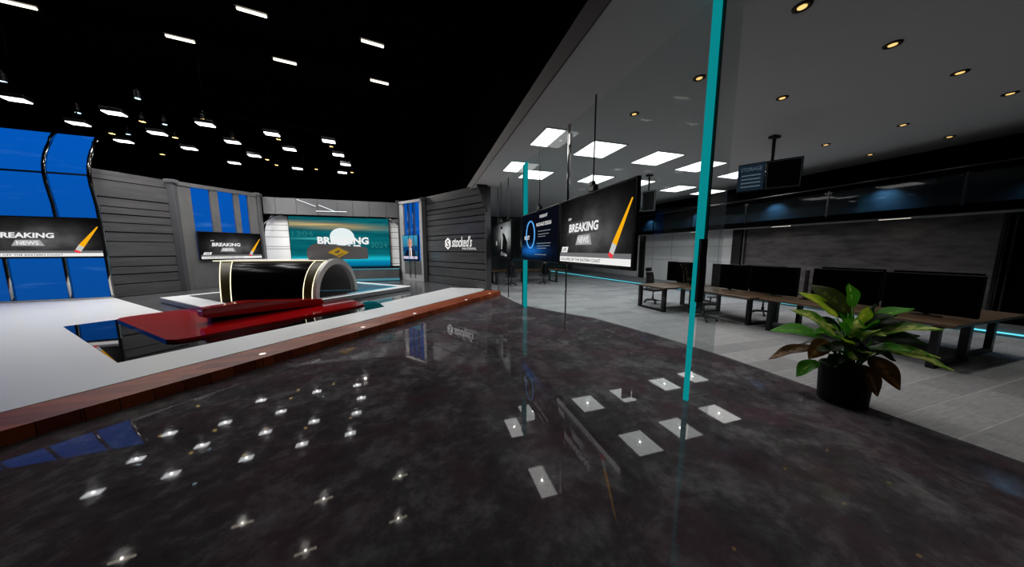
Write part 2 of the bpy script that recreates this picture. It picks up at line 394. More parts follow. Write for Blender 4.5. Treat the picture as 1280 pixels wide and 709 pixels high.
# office far wall, right walls
mb = MB(); mb.box((8.6, 23.1, 2.3), (12, .2, 4.62)); struct(mb.build('wall_office_back', mat('dark_green_wall', (24,38,38), .5)))
RWX = 12.75
mb = MB(); mb.box((RWX+.1, 15.95, 1.4), (.2, 14.1, 2.8))
for k in range(7):
    pass
w_t = struct(mb.build('wall_right', m_tile))
mb = MB()
for y in (9.6, 10.9, 12.2, 13.5, 14.8, 16.1): mb.box((RWX-.003, y, 1.4), (.012, .02, 2.8))
for z in (1.35, 2.05): mb.box((RWX-.003, 15.9, z), (.012, 14, .02))
mb.build('tile_joint', mat('tile_joint', (120,120,122), .7), w_t)
mb = MB(); mb.box((RWX+.1, 5.75, 1.4), (.2, 5.7, 2.8)); struct(mb.build('wall_right_boards', m_darkwood))
mb = MB(); mb.box((RWX+.1, -2.6, 1.4), (.2, 11.1, 2.8)); struct(mb.build('wall_right_black', m_black))
mb = MB(); mb.box((RWX+.02, 8.78, 1.4), (.3, .36, 2.75)); mb.box((RWX+.02,14.3,1.4),(.3,.36,2.75)); struct(mb.build('trim_2', m_blackmetal))
mb = MB(); mb.box((RWX-.05, 8.52, 1.45), (.1, .06, 2.6)); struct(mb.build('trim_3', m_pillar))
mb = MB(); mb.box((RWX-.03, 3.0, 1.45), (.06, .05, 2.6)); mb.box((RWX-.03, 2.86, 1.45), (.06, .03, 2.6)); struct(mb.build('trim_4', m_steel))
mb = MB(); mb.box((13.55, 7.6, 3.7), (.2, 31, 1.9)); struct(mb.build('wall_gallery', m_black))
# gallery (mezzanine) above the boards
GXF = 12.0
gal = empty('trim_5', kind='structure')
mb = MB(); mb.box((12.75, 7.6, 2.86), (1.5, 31, .2)); mb.build('gallery_deck', m_black, gal)
mb = MB(); mb.box((12.45, 7.6, 2.752), (.7, 31, .02)); mb.build('gallery_soffit', mat('grey_soffit', (150,150,152), .7), gal)
mb = MB(); mb.box((12.42, 7.6, 3.33), (.06, 31, .74)); mb.build('gallery_back_panel', m_bluewall, gal)
mb = MB(); mb.box((12.2, 7.6, 3.72), (.44, 31, .05)); mb.build('gallery_top', m_black, gal)
mb = MB(); mb.tube([(GXF-.03, -7.8, 3.8), (GXF-.03, 23, 3.8)], .022); mb.build('rail', m_steel, gal)
for i in range(12):
    y0 = -6.0 + i*2.35
    mb = MB(); mb.box((GXF, y0+1.17, 3.31), (.012, 2.29, .72)); mb.build('glass_panel', m_railglass, gal)
    mb = MB(); mb.box((GXF-.012, y0+2.34, 3.3), (.03, .035, .78)); mb.box((GXF-.02, y0+2.28, 3.62), (.03, .05, .05)); mb.box((GXF-.02, y0+2.40, 3.62), (.03, .05, .05)); mb.build('glass_clamp', m_steel, gal)
for y, x in ((2.3,0),(4.75,0),(7.35,0),(10.5,0),(13.4,0)):
    arealight('gallery_lamp', (12.22, y, 3.68), .1, 11.0, (.28,.62,.95), sy=.3, spread=2.0)
# LED edged platform along the right wall
pf = empty('trim_6', kind='structure')
def px_line(t): return (12.28-1.42*t, 1.6+12.4*t)
mb = MB(); mb.prism([(12.38,-.5),(RWX,-.5),(RWX,22.9),(10.15,22.9),(10.8,14.4)], .012, .2); mb.build('platform', mat('grey_platform', (96,98,102), .5), pf)
mb = MB(); mb.tube([(12.35,-.5,.09),(10.77,14.4,.09),(10.12,22.8,.09)], .019, 6); mb.build('led_strip', m_led, pf)
mb = MB(); mb.tube([(12.32,-.5,.03),(10.74,14.4,.03),(10.09,22.8,.03)], .022, 6); mb.build('led_channel', m_ledsoft, pf) if False else mb.bm.free()
# ------------------------------------------------------------------ glass partition
gp = empty('wall_glass', kind='structure')
joints = [2.62, 5.85, 8.9, 10.66, 12.3]
for a, b in zip(joints, joints[1:]):
    mb = MB(); mb.box((GX, (a+b)/2, CE/2), (.014, b-a-.03, CE-.02)); mb.build('pane', m_glass, gp)
for y, r in ((8.93,.016),(10.66,.014),(12.3,.014)):
    mb = MB(); mb.box((GX-.02, y, CE/2), (.03, .03, CE-.01)); mb.build('mullion', m_blackmetal, gp)
mb = MB(); mb.tube([(GX, 5.88, 0), (GX, 5.88, 2.0)], .02, 10); mb.tube([(GX,5.88,2.0),(GX,5.88,CE)], .03, 10); mb.box((GX-.02,5.80,4.2),(.02,.05,.42)); mb.build('chrome_post', m_chrome, gp, True)
mb = MB(); mb.box((GX-.02, 2.58, 2.31), (.035, .05, 4.6)); mb.box((GX+.045, 2.60, 3.3), (.04, .05, 2.6)); mb.build('glass_edge', m_teal, gp)
mb = MB(); mb.box((GX+.085, 2.585, 2.9), (.02, .06, 3.4)); mb.box((GX+.02,2.55,1.65),(.10,.05,.75)); mb.build('clamp_rail', m_blackmetal, gp)
mb = MB(); mb.box((GX, 8.72, 2.31), (.06, .26, 4.6)); mb.build('glass_edge', m_teal, gp)
mb = MB(); mb.box((GX+.26, 2.61, CE/2), (.30, .02, CE-.02)); mb.build('glass_fin', m_fin, gp)

# ================================================================== STAGE
st = empty('floor_stage', kind='structure')
def off_poly(uvs): return [W(*p) for p in uvs]
mb = MB(); mb.prism(off_poly([(-.5,5.62),(10.2,5.78),(10.75,6.55),(12.4,12.8),(12.4,17.5),(9,20.5),(-.5,20.5)]), 0, .138); mb.build('stage_base', m_stage_dark, st)
mb = MB(rz=SA); mb.prism([(-.62,5.56),(10.36,5.74),(10.36,6.42),(0,6.2),(0,20.5),(-.62,20.5)], 0, .151); mb.build('wood_edge', m_wood, st)
mb = MB(); mb.prism(off_poly([(0.03,6.23),(10.1,6.5),(10.75,6.75),(10.3,8.35),(6.2,7.95),(5.86,7.36),(1.0,7.36),(1.0,12.0),(2.55,12.0),(2.55,18.6),(0.03,20.4)]), .12, .152); mb.build('white_floor', m_white, st)
mb = MB(); mb.prism(off_poly([(1.0,7.36),(5.88,7.36),(6.3,8.3),(6.3,12.0),(1.0,12.0)]), .12, .154); mb.build('mirror_inlay', m_mirror, st)
for u in (2.2, 4.05, 5.6, 8.0, 9.6):
    mb = MB(); mb.lathe([(.045,0),(.045,.006),(.03,.008)], (*W(u,5.82), .151), 16); mb.build('edge_lamp', glow('edge_lamp', (255,240,225), 1.2) if u == 2.2 else bpy.data.materials['edge_lamp'], st)

# red glossy step around the riser
rd = empty('red_step', 'low glossy red slab with raised tapering bar lying before the black anchor desk', 'step', (*W(3.5,9.6), .154), SA)
def UVL(u, v): return (u-3.5, v-9.6)
def rounded(poly, r, n=5):
    out = []; m = len(poly)
    for i in range(m):
        p = Vector(poly[i]); a = (Vector(poly[i-1])-p).normalized(); b = (Vector(poly[(i+1) % m])-p).normalized()
        for k in range(n+1):
            t = k/n; out.append(tuple((1-t)**2*(p+a*r) + 2*t*(1-t)*p + t*t*(p+b*r)))
    return out
mb = MB(); mb.prism(rounded([UVL(1.68,7.95),UVL(5.75,8.0),UVL(6.02,9.2),UVL(6.02,9.5),UVL(3.1,9.5),UVL(3.05,11.95),UVL(1.68,11.95)], .25), 0, .05)
bmesh.ops.bevel(mb.bm, geom=[e for e in mb.bm.edges if all(v.co.z > .04 for v in e.verts)], offset=.03, segments=3, affect='EDGES')
mb.build('lower_step', m_red, rd)
mb = MB()
bar = rounded([(2.45,.34),(2.45,.56),(3.3,.60),(5.08,.38),(5.08,.21)], .07, 4)
mb.slab([(u-3.5, z-.154) for u, z in bar], 9.1-9.6, 9.42-9.6)
bmesh.ops.bevel(mb.bm, geom=[e for e in mb.bm.edges if all(v.co.y < 9.11-9.6 for v in e.verts)], offset=.045, segments=3, affect='EDGES')
mb.build('upper_bar', m_red, rd)
mb = MB(); mb.slab([(2.6-3.5,.05),(5.0-3.5,.05),(5.0-3.5,.07),(2.6-3.5,.2)], 9.2-9.6, 9.41-9.6); mb.build('bar_shadow_gap', m_blackgloss, rd)  # dark block put in for the shadow gap under the bar

# riser with white rim
rs = empty('riser', 'low white-rimmed riser with grey deck carrying the black anchor desk', 'riser', (*W(5.95,12.0), .154), SA)
def RL(u, v): return (u-5.95, v-12.0)
R0, R1, Q0, Q1 = 3.0, 8.95, 9.5, 14.6
mb = MB(); mb.prism([RL(R0,Q0),RL(R1,Q0),RL(R1,Q1),RL(R0,Q1)], .0, .15); mb.build('riser_body', mat('riser_side', (150,150,152), .25), rs)
mb = MB()
for a, b in (((R0,Q0),(R0+.55,Q1)), ((R0+.55,Q0),(R1,Q0+.3)), ((R1-.3,Q0+.3),(R1,Q1)), ((R0+.55,Q1-.25),(R1-.3,Q1))):
    mb.prism([RL(*a),RL(b[0],a[1]),RL(*b),RL(a[0],b[1])], .15, .166)
mb.build('white_rim', m_white, rs)
mb = MB(); mb.prism([RL(R0+.55,Q0+.3),RL(R1-.3,Q0+.3),RL(R1-.3,Q1-.25),RL(R0+.55,Q1-.25)], .15, .158); mb.build('riser_deck', m_stage_dark, rs)
mb = MB(); a = RL(6.4,Q0+.36); b = RL(R1-.36,Q0+.46); mb.prism([a,(b[0],a[1]),b,(a[0],b[1])], .158, .163); a = RL(R1-.46,Q0+.46); b = RL(R1-.36,Q1-.6); mb.prism([a,(b[0],a[1]),b,(a[0],b[1])], .158, .163); mb.build('led_inlay', m_ledsoft, rs)
mb = MB(); a = RL(5.0,Q0-.004); mb.box((RL(7.0,0)[0], RL(0,Q0-.006)[1], .155), (3.9,.012,.012)); mb.build('led_edge', m_ledwhite_reflection, rs)
for (u, v) in ((4.1,13.2),(4.3,12.6),(4.35,12.0)):
    mb = MB(); mb.lathe([(.05,0),(.05,.004),(.03,.005)], (*RL(u,v), .158), 14); mb.build('deck_lamp', m_txtdim, rs)

# ------------------------------------------------------------------ anchor desk: half tunnel shell
DZ = .322
dk = empty('anchor_desk', 'black half-tunnel anchor desk with curved warm neon lines standing on the riser', 'desk', (-4.8, 11.2, DZ))
FL, FR = Vector((-6.02,10.62)), Vector((-3.46,10.2))
eL, eR = Vector((-.41,.912)), Vector((.26,.965))
rL, rR = 1.45, 1.22
HZ = 1.26
def prof(side, th, k=1.0):
    F, e, r = (FL, eL, rL) if side == 0 else (FR, eR, rR)
    c = F + e*r; p = c - e*(r*k*math.cos(th)); return Vector((p.x, p.y, DZ + HZ*k*math.sin(th)))
def shell(t, th, k=1.0): return prof(0, th, k).lerp(prof(1, th, k), t)
OFF = Vector((-4.8, 11.2, DZ))
def shellpart(name, t0, t1, th0, th1, k0, k1, m, n=28, nu=6):
    mb = MB(off=-OFF)
    mb.grid(lambda a, b: shell(t0+(t1-t0)*a, th0+(th1-th0)*b, k1), nu, n)
    mb.grid(lambda a, b: shell(t0+(t1-t0)*a, th0+(th1-th0)*b, k0), nu, n)
    for t in (t0, t1): mb.grid(lambda a, b: shell(t, th0+(th1-th0)*b, k0+(k1-k0)*a), 1, n)
    for th in (th0, th1): mb.grid(lambda a, b: shell(t0+(t1-t0)*a, th, k0+(k1-k0)*b), nu, 1)
    bmesh.ops.remove_doubles(mb.bm, verts=mb.bm.verts[:], dist=.0005)
    return mb.build(name, m, dk)
THC = math.asin(.955)
shellpart('front_shell', .11, .89, 0, THC, .9, .995, m_blackgloss)
shellpart('gold_band', .012, .11, 0, THC, .9, 1.0, m_goldband, nu=1)
shellpart('gold_band', .89, .985, 0, THC, .9, 1.0, m_goldband, nu=1)
shellpart('end_ring', .985, 1.03, 0, PI, .86, 1.004, mat('pale_ring', (205,203,200), .3), nu=1)
shellpart('tunnel_lining', .05, 1.0, 0, PI, .83, .862, mat('tunnel_grey', (150,148,146), .4), nu=4)
for t in (.006, .112, .888, .988):
    mb = MB(off=-OFF); mb.tube([shell(t, THC*i/20, 1.006) for i in range(21)], .010, 6); mb.build('neon_line', m_neon, dk)
mb = MB(off=-OFF)
A, B = shell(-.05, THC), shell(.975, THC); d = (B-A).normalized(); nrm = Vector((-d.y, d.x, 0))
ZT = A.z
mb.prism([tuple((A-nrm*.06).xy), tuple((B-nrm*.06).xy), tuple((B+nrm*1.3).xy), tuple((A+nrm*1.3).xy)], ZT-.004, ZT+.03); mb.build('table_top', mat('white_table_top', (205,205,205), .25), dk)
mb = MB(off=-OFF); mb.tube([A-nrm*.066+Vector((0,0,.012)), B-nrm*.066+Vector((0,0,.012))], .008, 6); mb.build('neon_line', m_neon, dk)
TT = ZT+.03
# grey console with gold emblem standing on the desk top
cB = facing(424, 325, (*(B+nrm*.5).xy,)); cB.z = TT
ang = math.atan2(cB.x, cB.y)
cs = empty('presenter_console', 'grey curved back of a wide presenter console bearing a gold emblem on the anchor desk', 'console', cB, -ang)
mb = MB()
outline = rounded([(-.93,0),(.95,0),(.93,.44),(-.72,.56),(-.93,.36)], .1)
def curve(bm, k):
    for v in bm.verts: v.co.y += k*v.co.x**2
mb.slab(outline, -.05, .06); bmesh.ops.subdivide_edges(mb.bm, edges=[e for e in mb.bm.edges if abs(e.verts[0].co.y-e.verts[1].co.y) < .01 and e.calc_length() > .3], cuts=6)
mb.build('console_shell', m_grey, cs)
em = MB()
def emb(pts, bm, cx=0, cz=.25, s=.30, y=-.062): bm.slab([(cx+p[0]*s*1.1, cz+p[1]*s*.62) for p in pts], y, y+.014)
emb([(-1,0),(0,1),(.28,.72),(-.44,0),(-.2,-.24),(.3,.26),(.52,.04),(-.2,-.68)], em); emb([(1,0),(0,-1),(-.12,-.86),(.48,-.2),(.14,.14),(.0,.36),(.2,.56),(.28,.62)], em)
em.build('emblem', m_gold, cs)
mb = MB(); mb.box((-.15,.1,.01),(.7,.2,.02)); mb.build('foot', m_steel, cs)

# ================================================================== BACKDROP
def plank_wall(name, P, Q, zs, thick=.12, m=m_setwall, ztop=None, gap=.035):
    """boards between the heights zs, with grooves in between, on the upright plane from P to Q (seen from -normal)"""
    P, Q = Vector(P), Vector(Q); L = (Q-P).length; rz = math.atan2(Q.y-P.y, Q.x-P.x)
    r = empty(name, loc=(P.x, P.y, 0), rz=rz, kind='structure')
    mb = MB(); mb.box((L/2, thick*.8, zs[-1]/2+.07), (L, thick, zs[-1]-.14)); mb.build('backing', m_black, r)
    mb = MB()
    for k, (a, b) in enumerate(zip(zs, zs[1:])):
        mb.box((L/2, .02 + .03*(k % 2), (a+b)/2), (L, .06, b-a-gap), .006, seg=1)
    mb.build('boards', m, r)
    return r, L
wl, LL = plank_wall('wall_set_left', (-11.15,13.92), (-10.05,15.6), [.14,.61,.98,1.26,1.64,2.2,2.55,2.89,3.2,3.46,3.79,4.4,4.75])
wr, LR = plank_wall('wall_set_right', (-.02,16.3), (2.5,12.22), [.14,.53,1.0,1.27,1.8,2.40,2.62,3.14,3.42,3.72,3.95,4.3,4.72])
mb = MB(); mb.box((LR+.03,.12,2.3),(.06,.3,4.6)); mb.build('end_board', m_pillar, wr)
# logo lettering fixed on the right wall (local x runs from the far end to the near end)
lg = empty('wall_sign', 'white script company sign with round hexagon badge on the dark right set wall', 'sign', (wr.location.x, wr.location.y, 0), wr.rotation_euler.z)
def alongR(x, y): return (Vector((x, y))-Vector((-.02,16.3))).dot((Vector((2.5,12.22))-Vector((-.02,16.3))).normalized())
YS = -.055
mb = MB(); text_bm(mb, "stocked's", 3.2, 2.28, .5, 1.5, YS, .012, .3, .01); mb.build('script_lettering', m_sign, lg)
mb = MB(); text_bm(mb, "MATERIAL", 3.75, 1.95, .10, 1.0, YS, .0, 0, .01); mb.build('small_lettering', m_sign, lg)
mb = MB(); mb.box((3.75,YS,1.70),(1.7,.012,.014)); mb.build('underline', m_pillar, lg)
mb = MB()
mb.slab([(2.12+.26*math.cos(PI/6+k*PI/3), 2.2+.29*math.sin(PI/6+k*PI/3)) for k in range(6)], YS-.004, YS+.008); mb.build('badge', m_sign, lg)
mb = MB(); text_bm(mb, 'S', 2.12, 2.2, .36, .22, YS-.012, .01, 0, .005); mb.build('badge_letter', m_setwall, lg)
# corner pillars
for i, (x, y, h) in enumerate(((-10.0,15.62,4.72),(-.06,16.2,4.62),(-8.2,18.0,4.72),(-1.42,17.98,4.66))):
    mb = MB(); mb.box((x, y, h/2+.06), (.22,.22,h-.14), .02); mb.box((x,y,h-.02),(.34,.3,.16),.03); struct(mb.build('trim_%d' % (7+i), m_pillar))
# niches with blue windows
def niche(idx, P, Q, bounds, z0, z1, top, bright):
    P, Q = Vector(P), Vector(Q); L = (Q-P).length; rz = math.atan2(Q.y-P.y, Q.x-P.x)
    r = empty('window_%d' % idx, loc=(P.x,P.y,0), rz=rz, kind='structure')
    xs = [0]+[v for b in bounds for v in b]+[L]
    mb = MB()
    for a, b in zip(xs[::2], xs[1::2]): mb.box(((a+b)/2, 0, (z0+z1)/2), (b-a, .12, z1-z0), .015, seg=1)
    mb.box((L/2, .0, z0/2+.07), (L, .12, z0-.14)); mb.box((L/2, -.02, (z1+top)/2), (L, .16, top-z1)); mb.build('frame', bright, r)
    for a, b in bounds:
        mb = MB(); mb.box(((a+b)/2, .06, (z0+z1)/2), (b-a, .02, z1-z0)); mb.build('pane', m_blue, r)
    return r, L
nl, NL = niche(1, (-9.95,15.72), (-8.25,17.9), ((.42,1.02),(1.30,1.86),(2.08,2.42)), .9, 4.58, 4.74, m_setpale)
nr, NR = niche(2, (-1.38,17.92), (-.02,16.28), ((.36,.74),(.82,1.2),(1.28,1.74)), .5, 4.5, 4.64, mat('light_grey_frame', (150,150,150), .4))
# cover the lower part of the left niche below the tv with grey boards, chrome mullions on the right one
mb = MB(); mb.box((NL/2, -.05, .85), (NL-.3, .04, 1.3)); mb.build('lower_board', m_setpale, nl)
mb = MB(); mb.box((1.05, -.05, .9), (1.5, .04, .8)); mb.build('lower_board', m_setpale, nr)
for x in (.83, 1.27):
    mb = MB(); mb.box((x, -.09, 2.4), (.05, .06, 4.2)); mb.build('mullion', m_chrome, nr)

# centre wall: header, white plank cheeks, arch brackets, black backing
HY = 18.2
cw = empty('wall_centre', kind='structure')
mb = MB(); mb.box((-4.8, HY+1.0, 2.3), (7.2, .1, 4.4)); mb.build('backing', m_black, cw)
mb = MB()
seams = [-8.1,-7.55,-6.6,-5.62,-4.66,-3.9,-3.05,-2.15,-1.46]
for a, b in zip(seams, seams[1:]): mb.box(((a+b)/2, HY+.06, 4.21), (b-a-.012, .12, .86), .01, seg=1)
mb.build('header_panels', m_header, cw)
mb = MB()
for (x0,z0,x1,z1) in ((-6.55,4.58,-5.7,4.25),(-5.55,4.33,-4.75,4.0),(-5.7,4.0,-4.2,4.02)):
    mb.tube([(x0,HY-.012,z0),(x1,HY-.012,z1)], .02, 6)
mb.build('header_reflection_line', m_ledwhite_reflection, cw)  # lamp reflections in the glossy header drawn as glowing tubes
def cheek(x_in, x_out, name):
    s = 1 if x_out > x_in else -1; zs = [.9,1.05,1.38,1.95,2.08,2.6,2.95,3.25,3.75]
    mb = MB()
    w = abs(x_out-x_in)
    def edge(z): return w if z < 2.6 else max(.45, w*math.sqrt(max(.0, 1-((z-2.6)/1.62)**2)))
    for a, b in zip(zs, zs[1:]):
        pts = [(x_in, a+.012), (x_in+s*edge(a), a+.012), (x_in+s*edge((a+b)/2), (a+b)/2), (x_in+s*edge(b), b-.012), (x_in, b-.012)]
        mb.slab(pts, HY+.5, HY+.56)
    return mb.build('white_planks', m_whiteplank, cw)
cheek(-7.18, -8.35, 'a'); cheek(-2.12, -1.36, 'b')
for cx, s in ((-7.3,-1),(-2.2,1)):
    mb = MB(); R = 1.12 if s < 0 else .86
    pts = [(cx+s*R*math.sin(t*PI/2/14), HY+.2, 2.6+1.15*math.cos(t*PI/2/14)) for t in range(15)]
    mb.tube(pts, .03, 6); mb.build('arch_rim', m_chrome, cw)
# big curved screen
bs = empty('video_wall', 'large teal curved screen with white globe under the grey header', 'screen', (-4.63, HY+.35, .86))
BW, BH = 5.05, 2.86
def bend(mb, k=.02):
    for v in mb.bm.verts: v.co.y -= k*v.co.x**2 - .0
    return mb
mb = MB(); mb.grid(lambda a, b: (-BW/2+BW*a, -.02, BH*b), 16, 1); mb.build('picture', m_tealscr, bs); 
mb = MB(); mb.box((0, .04, BH/2), (BW+.06, .1, BH+.06)); mb.build('cabinet', m_tv, bs)
mb = MB(); n = 40; mb.slab([(.03+.62*math.cos(2*PI*k/n), 1.78+.5*math.sin(2*PI*k/n)) for k in range(n)], -.03, -.026); mb.build('globe', S['globe'], bs)
mb = MB(); text_bm(mb, 'BREAKING', .09, 1.56, .42, 2.62, -.036, .045); mb.build('headline_lettering', m_txt, bs)
mb = MB(); text_bm(mb, 'NEWS', .12, 1.14, .36, 1.7, -.036, .045); mb.build('headline_lettering', m_txt, bs)
mb = MB(); text_bm(mb, 'BREAKING', 1.75, 2.52, .13, 1.15, -.036, .0); text_bm(mb, '3024', 1.95, 1.32, .34, .9, -.036, .0); text_bm(mb, '1304', -1.9, 1.93, .26, 1.0, -.036, .0); mb.build('faint_lettering', glow('faint_teal', (40,120,120), 1.0), bs)
# low stepped plinth with LED edges below the screen
pl = empty('screen_plinth', 'grey two-step plinth with cyan light edges below the teal screen', 'plinth', (-4.7, 17.6, .14))
mb = MB(); mb.box((-.1, .55, .33), (6.5, .9, .66), .01); mb.build('upper_step', m_setpale, pl)
mb = MB(); mb.box((-.1, -.15, .04), (6.6, .6, .1), .01); mb.build('lower_step', m_setpale, pl)
mb = MB(); mb.box((-.1, .09, .655), (6.5, .03, .03)); mb.build('led_edge', m_ledsoft, pl)
mb = MB(); mb.box((-.1, -.46, .07), (6.6, .03, .03)); mb.box((-.1,.02,.1),(6.5,.04,.02)); mb.build('led_edge', m_ledsoft, pl)

# left blue window with curved chrome mullions
w3 = empty('window_3', loc=(-11.0, 13.85, 0), rz=math.radians(5.6), kind='structure')
def wy(z):   # profile of the glazing: upright, bulging, rolling back at the top
    return -.12*math.exp(-((z-4.3)/.7)**2) + (.28*max(0, z-4.6)**2)
ZP = [.2,1.0,1.8,2.6,3.4,3.8,4.1,4.4,4.7,5.0,5.3,5.6,5.9]
mx = [0.06,-.93,-2.2,-3.45,-4.7,-5.95]
for a, b in zip(mx, mx[1:]):
    for z0, z1 in ((.2,4.40),(4.46,5.85)):
        mb = MB(); n = 14
        mb.grid(lambda s, t: (a-.04+(b-a+.08)*s, .04+wy(z0+(z1-z0)*t), z0+(z1-z0)*t), 1, n); mb.build('pane', m_blue, w3)
for x in mx:
    mb = MB(); mb.tube([(x, wy(z), z) for z in ZP], .055, 8); mb.build('mullion', m_chrome, w3, True)
mb = MB(); mb.box((-3, wy(4.43)+.01, 4.43), (6.2, .05, .05)); mb.build('transom', m_blackmetal, w3)
mb = MB(); mb.box((-3, 0.02, .17), (6.2, .16, .08)); mb.build('sill', m_chrome, w3)

# ================================================================== SCREENS
def frame_tv(t, w, h, pic, depth=.07, bez=.03):
    mb = MB(); mb.box((0, depth/2+.002, 0), (w, depth, h), .006, seg=1); mb.build('casing', m_tv, t)
    mb = MB(); mb.grid(lambda a, b: (-w/2+bez+(w-2*bez)*a, -.002, -h/2+bez+(h-2*bez)*b), 1, 1); return mb.build('picture', pic, t)
def news(t, w, h):
    def P(u, v, e=1): return (-w/2+w*u, -h/2+h*v)
    def poly(name, pts, m, y): mb = MB(); mb.slab([P(*p) for p in pts], y-.002, y+.001); return mb.build(name, m, t)
    poly('plate', [(.15,.46),(.60,.46),(.655,.64),(.205,.64)], S['plate'], -.007)
    poly('plate', [(.30,.30),(.54,.30),(.51,.44),(.335,.44)], S['plate2'], -.007)
    poly('ticker_band', [(.02,.12),(.98,.12),(.98,.185),(.02,.185)], S['grey'], -.006)
    poly('ticker_bar', [(.02,.045),(.98,.045),(.98,.125),(.02,.125)], S['white'], -.008)
    poly('live_tag', [(.045,.19),(.155,.19),(.175,.275),(.065,.275)], S['white'], -.008)
    mb = MB(); text_bm(mb, 'BREAKING', *P(.405,.55), h*.125, w*.44, -.013, .035, .1); mb.build('headline_lettering', m_txt, t)
    mb = MB(); text_bm(mb, 'NEWS', *P(.42,.37), h*.09, w*.16, -.013, .02); mb.build('headline_lettering', m_txt, t)
    mb = MB(); text_bm(mb, 'LIVE', *P(.11,.232), h*.05, w*.07, -.013, .02, .15); mb.build('tag_lettering', m_txtdark, t)
    mb = MB(); text_bm(mb, 'stv', *P(.2,.69), h*.04, w*.055, -.013, .01, .15); mb.build('small_lettering', m_txt, t)
    mb = MB(); text_bm(mb, 'COLLAPSE OFF THE EASTERN COAST', *P(.355,.085), h*.042, w*.62, -.013, .012); mb.build('ticker_lettering', m_txtdark, t)
    # pencil shown in the picture
    a, b = Vector(P(.775,.14)), Vector(P(.955,.80)); d = (b-a).normalized(); nn = Vector((-d.y, d.x)); hw = w*.024; L = (b-a).length
    def seg(name, s0, s1, m, taper=0):
        p0, p1 = a+d*L*s0, a+d*L*s1; mb = MB()
        mb.slab([tuple(p0+nn*hw), tuple(p0-nn*hw), tuple(p1-nn*hw), tuple(p1+nn*hw*(1-taper*2))][::-1], -.014, -.011); mb.build(name, m, t)
    seg('eraser', .0, .07, S['rubber']); seg('ferrule', .07, .24, S['ferrule']); seg('pencil', .24, 1.0, S['yellow'], .8)
TVX = 2.92
def hung_tv(name, label, y0, y1, pic):
    w, h = y1-y0, 1.37; t = empty(name, label, 'television', (TVX, (y0+y1)/2, 2.27), PI/2, 'televisions hung in a row before the glass partition')
    # local +x must run from far to near: rotated so that -y faces the viewer side
    t.rotation_euler = (0, 0, -PI/2)
    frame_tv(t, w, h, pic)
    mb = MB(); mb.box((0,.05,h/2+.06),(.2,.1,.12),.02); mb.box((0,.03,h/2+.14),(.12,.08,.1),.02); mb.build('pivot_mount', m_blackmetal, t)
    mb = MB(); mb.tube([(0,.05,h/2+.1),(0,.05,CE-2.27)], .014, 8); mb.build('hanging_rod', m_blackmetal, t)
    return t, w, h
t1, w, h = hung_tv('television', 'nearest hung television showing a grey headline screen and an orange pencil', 3.46, 5.88, m_news); news(t1, w, h)
t2, w, h = hung_tv('television', 'middle hung television showing a blue ring on navy between headline and poster screens', 5.92, 8.55, m_navy)
mb = MB(); n = 40; mb.tube([(-.52+.33*math.cos(2*PI*k/n), -.012, .06+.38*math.sin(2*PI*k/n)) for k in range(n)], .018, 5, closed=True); mb.build('ring', S['blue'], t2)
mb = MB(); text_bm(mb, 'INSIGHT', .42, .5, .075, .5, -.012, .01); mb.build('lettering', m_txt, t2)
mb = MB(); text_bm(mb, 'PACKAGE DESIGN', .42, .3, .09, .95, -.012, .01); mb.build('lettering', m_txt, t2)
mb = MB(); text_bm(mb, 'MOBILITY', -.8, -.02, .12, .42, -.012, .02); mb.build('lettering', m_txt, t2)
mb = MB()
for z, x, l in ((.12,.45,.8),(.04,.4,.7),(-.02,.3,.5),(-.2,.42,.9),(-.27,.4,.85),(-.33,.3,.6),(-.5,.2,.8)): mb.box((x,-.006,z),(l,.004,.012))
mb.build('text_line', m_txtdim, t2)
t3, w, h = hung_tv('television', 'farthest hung television showing a dark poster of a seated man', 9.75, 12.9, m_poster)
# poster: generic seated figure in greys
mb = MB(); mb.slab([(-.05,-.5),(1.0,-.52),(1.1,-.1),(.75,.2),(.45,.3),(.2,.2),(.05,-.1)], -.009, -.006); mb.build('figure_coat', S['dark'], t3)
mb = MB(); mb.slab([(.2,.15),(.4,.28),(.5,.1),(.35,-.35),(.2,-.35)], -.013, -.01); mb.build('figure_collar', S['mid'], t3)
mb = MB(); mb.slab([(.31+.13*math.cos(2*PI*k/20), .36+.18*math.sin(2*PI*k/20)) for k in range(20)], -.013, -.01); mb.build('figure_face', S['mid'], t3)
mb = MB(); mb.slab([(-.55+.1*math.cos(2*PI*k/14),-.1+.1*math.sin(2*PI*k/14)) for k in range(14)], -.013, -.01); mb.build('figure_hand', S['mid'], t3)
mb = MB(); mb.slab([(.30+.16*math.cos(PI*k/12), .44+.12*math.sin(PI*k/12)) for k in range(13)], -.016, -.0135); mb.build('figure_hair', S['dark'], t3)
mb = MB(); text_bm(mb, 'Rise', .5, -.52, .16, .7, -.014, .0, .3); mb.box((.9,-.012,-.58),(.3,.004,.08)); mb.build('title_lettering', m_txtdim, t3)

# left window television
d3 = math.radians(5.6)
t4 = empty('television', 'wide headline television with orange pencil before the blue window at far left', 'television', (-12.2, 13.48, 2.3), d3)
frame_tv(t4, 2.9, 1.37, m_news); news(t4, 2.9, 1.37)
mb = MB(); mb.box((0,.1,0),(.3,.14,.3)); mb.build('wall_bracket', m_blackmetal, t4)
# left niche television
t5 = empty('television', 'headline television with orange pencil in the left niche below narrow blue windows', 'television', (-9.08, 16.98, 2.06), nl.rotation_euler.z)
_d = Vector((1.7,2.18)).normalized(); _p = Vector((-9.95,15.72))+_d*1.56+Vector((_d.y,-_d.x))*.2
t5.location = (_p.x, _p.y, 2.07)
frame_tv(t5, 2.34, 1.28, m_news); news(t5, 2.34, 1.28)
mb = MB(); mb.box((0,.09,0),(.3,.1,.3)); mb.build('wall_bracket', m_blackmetal, t5)
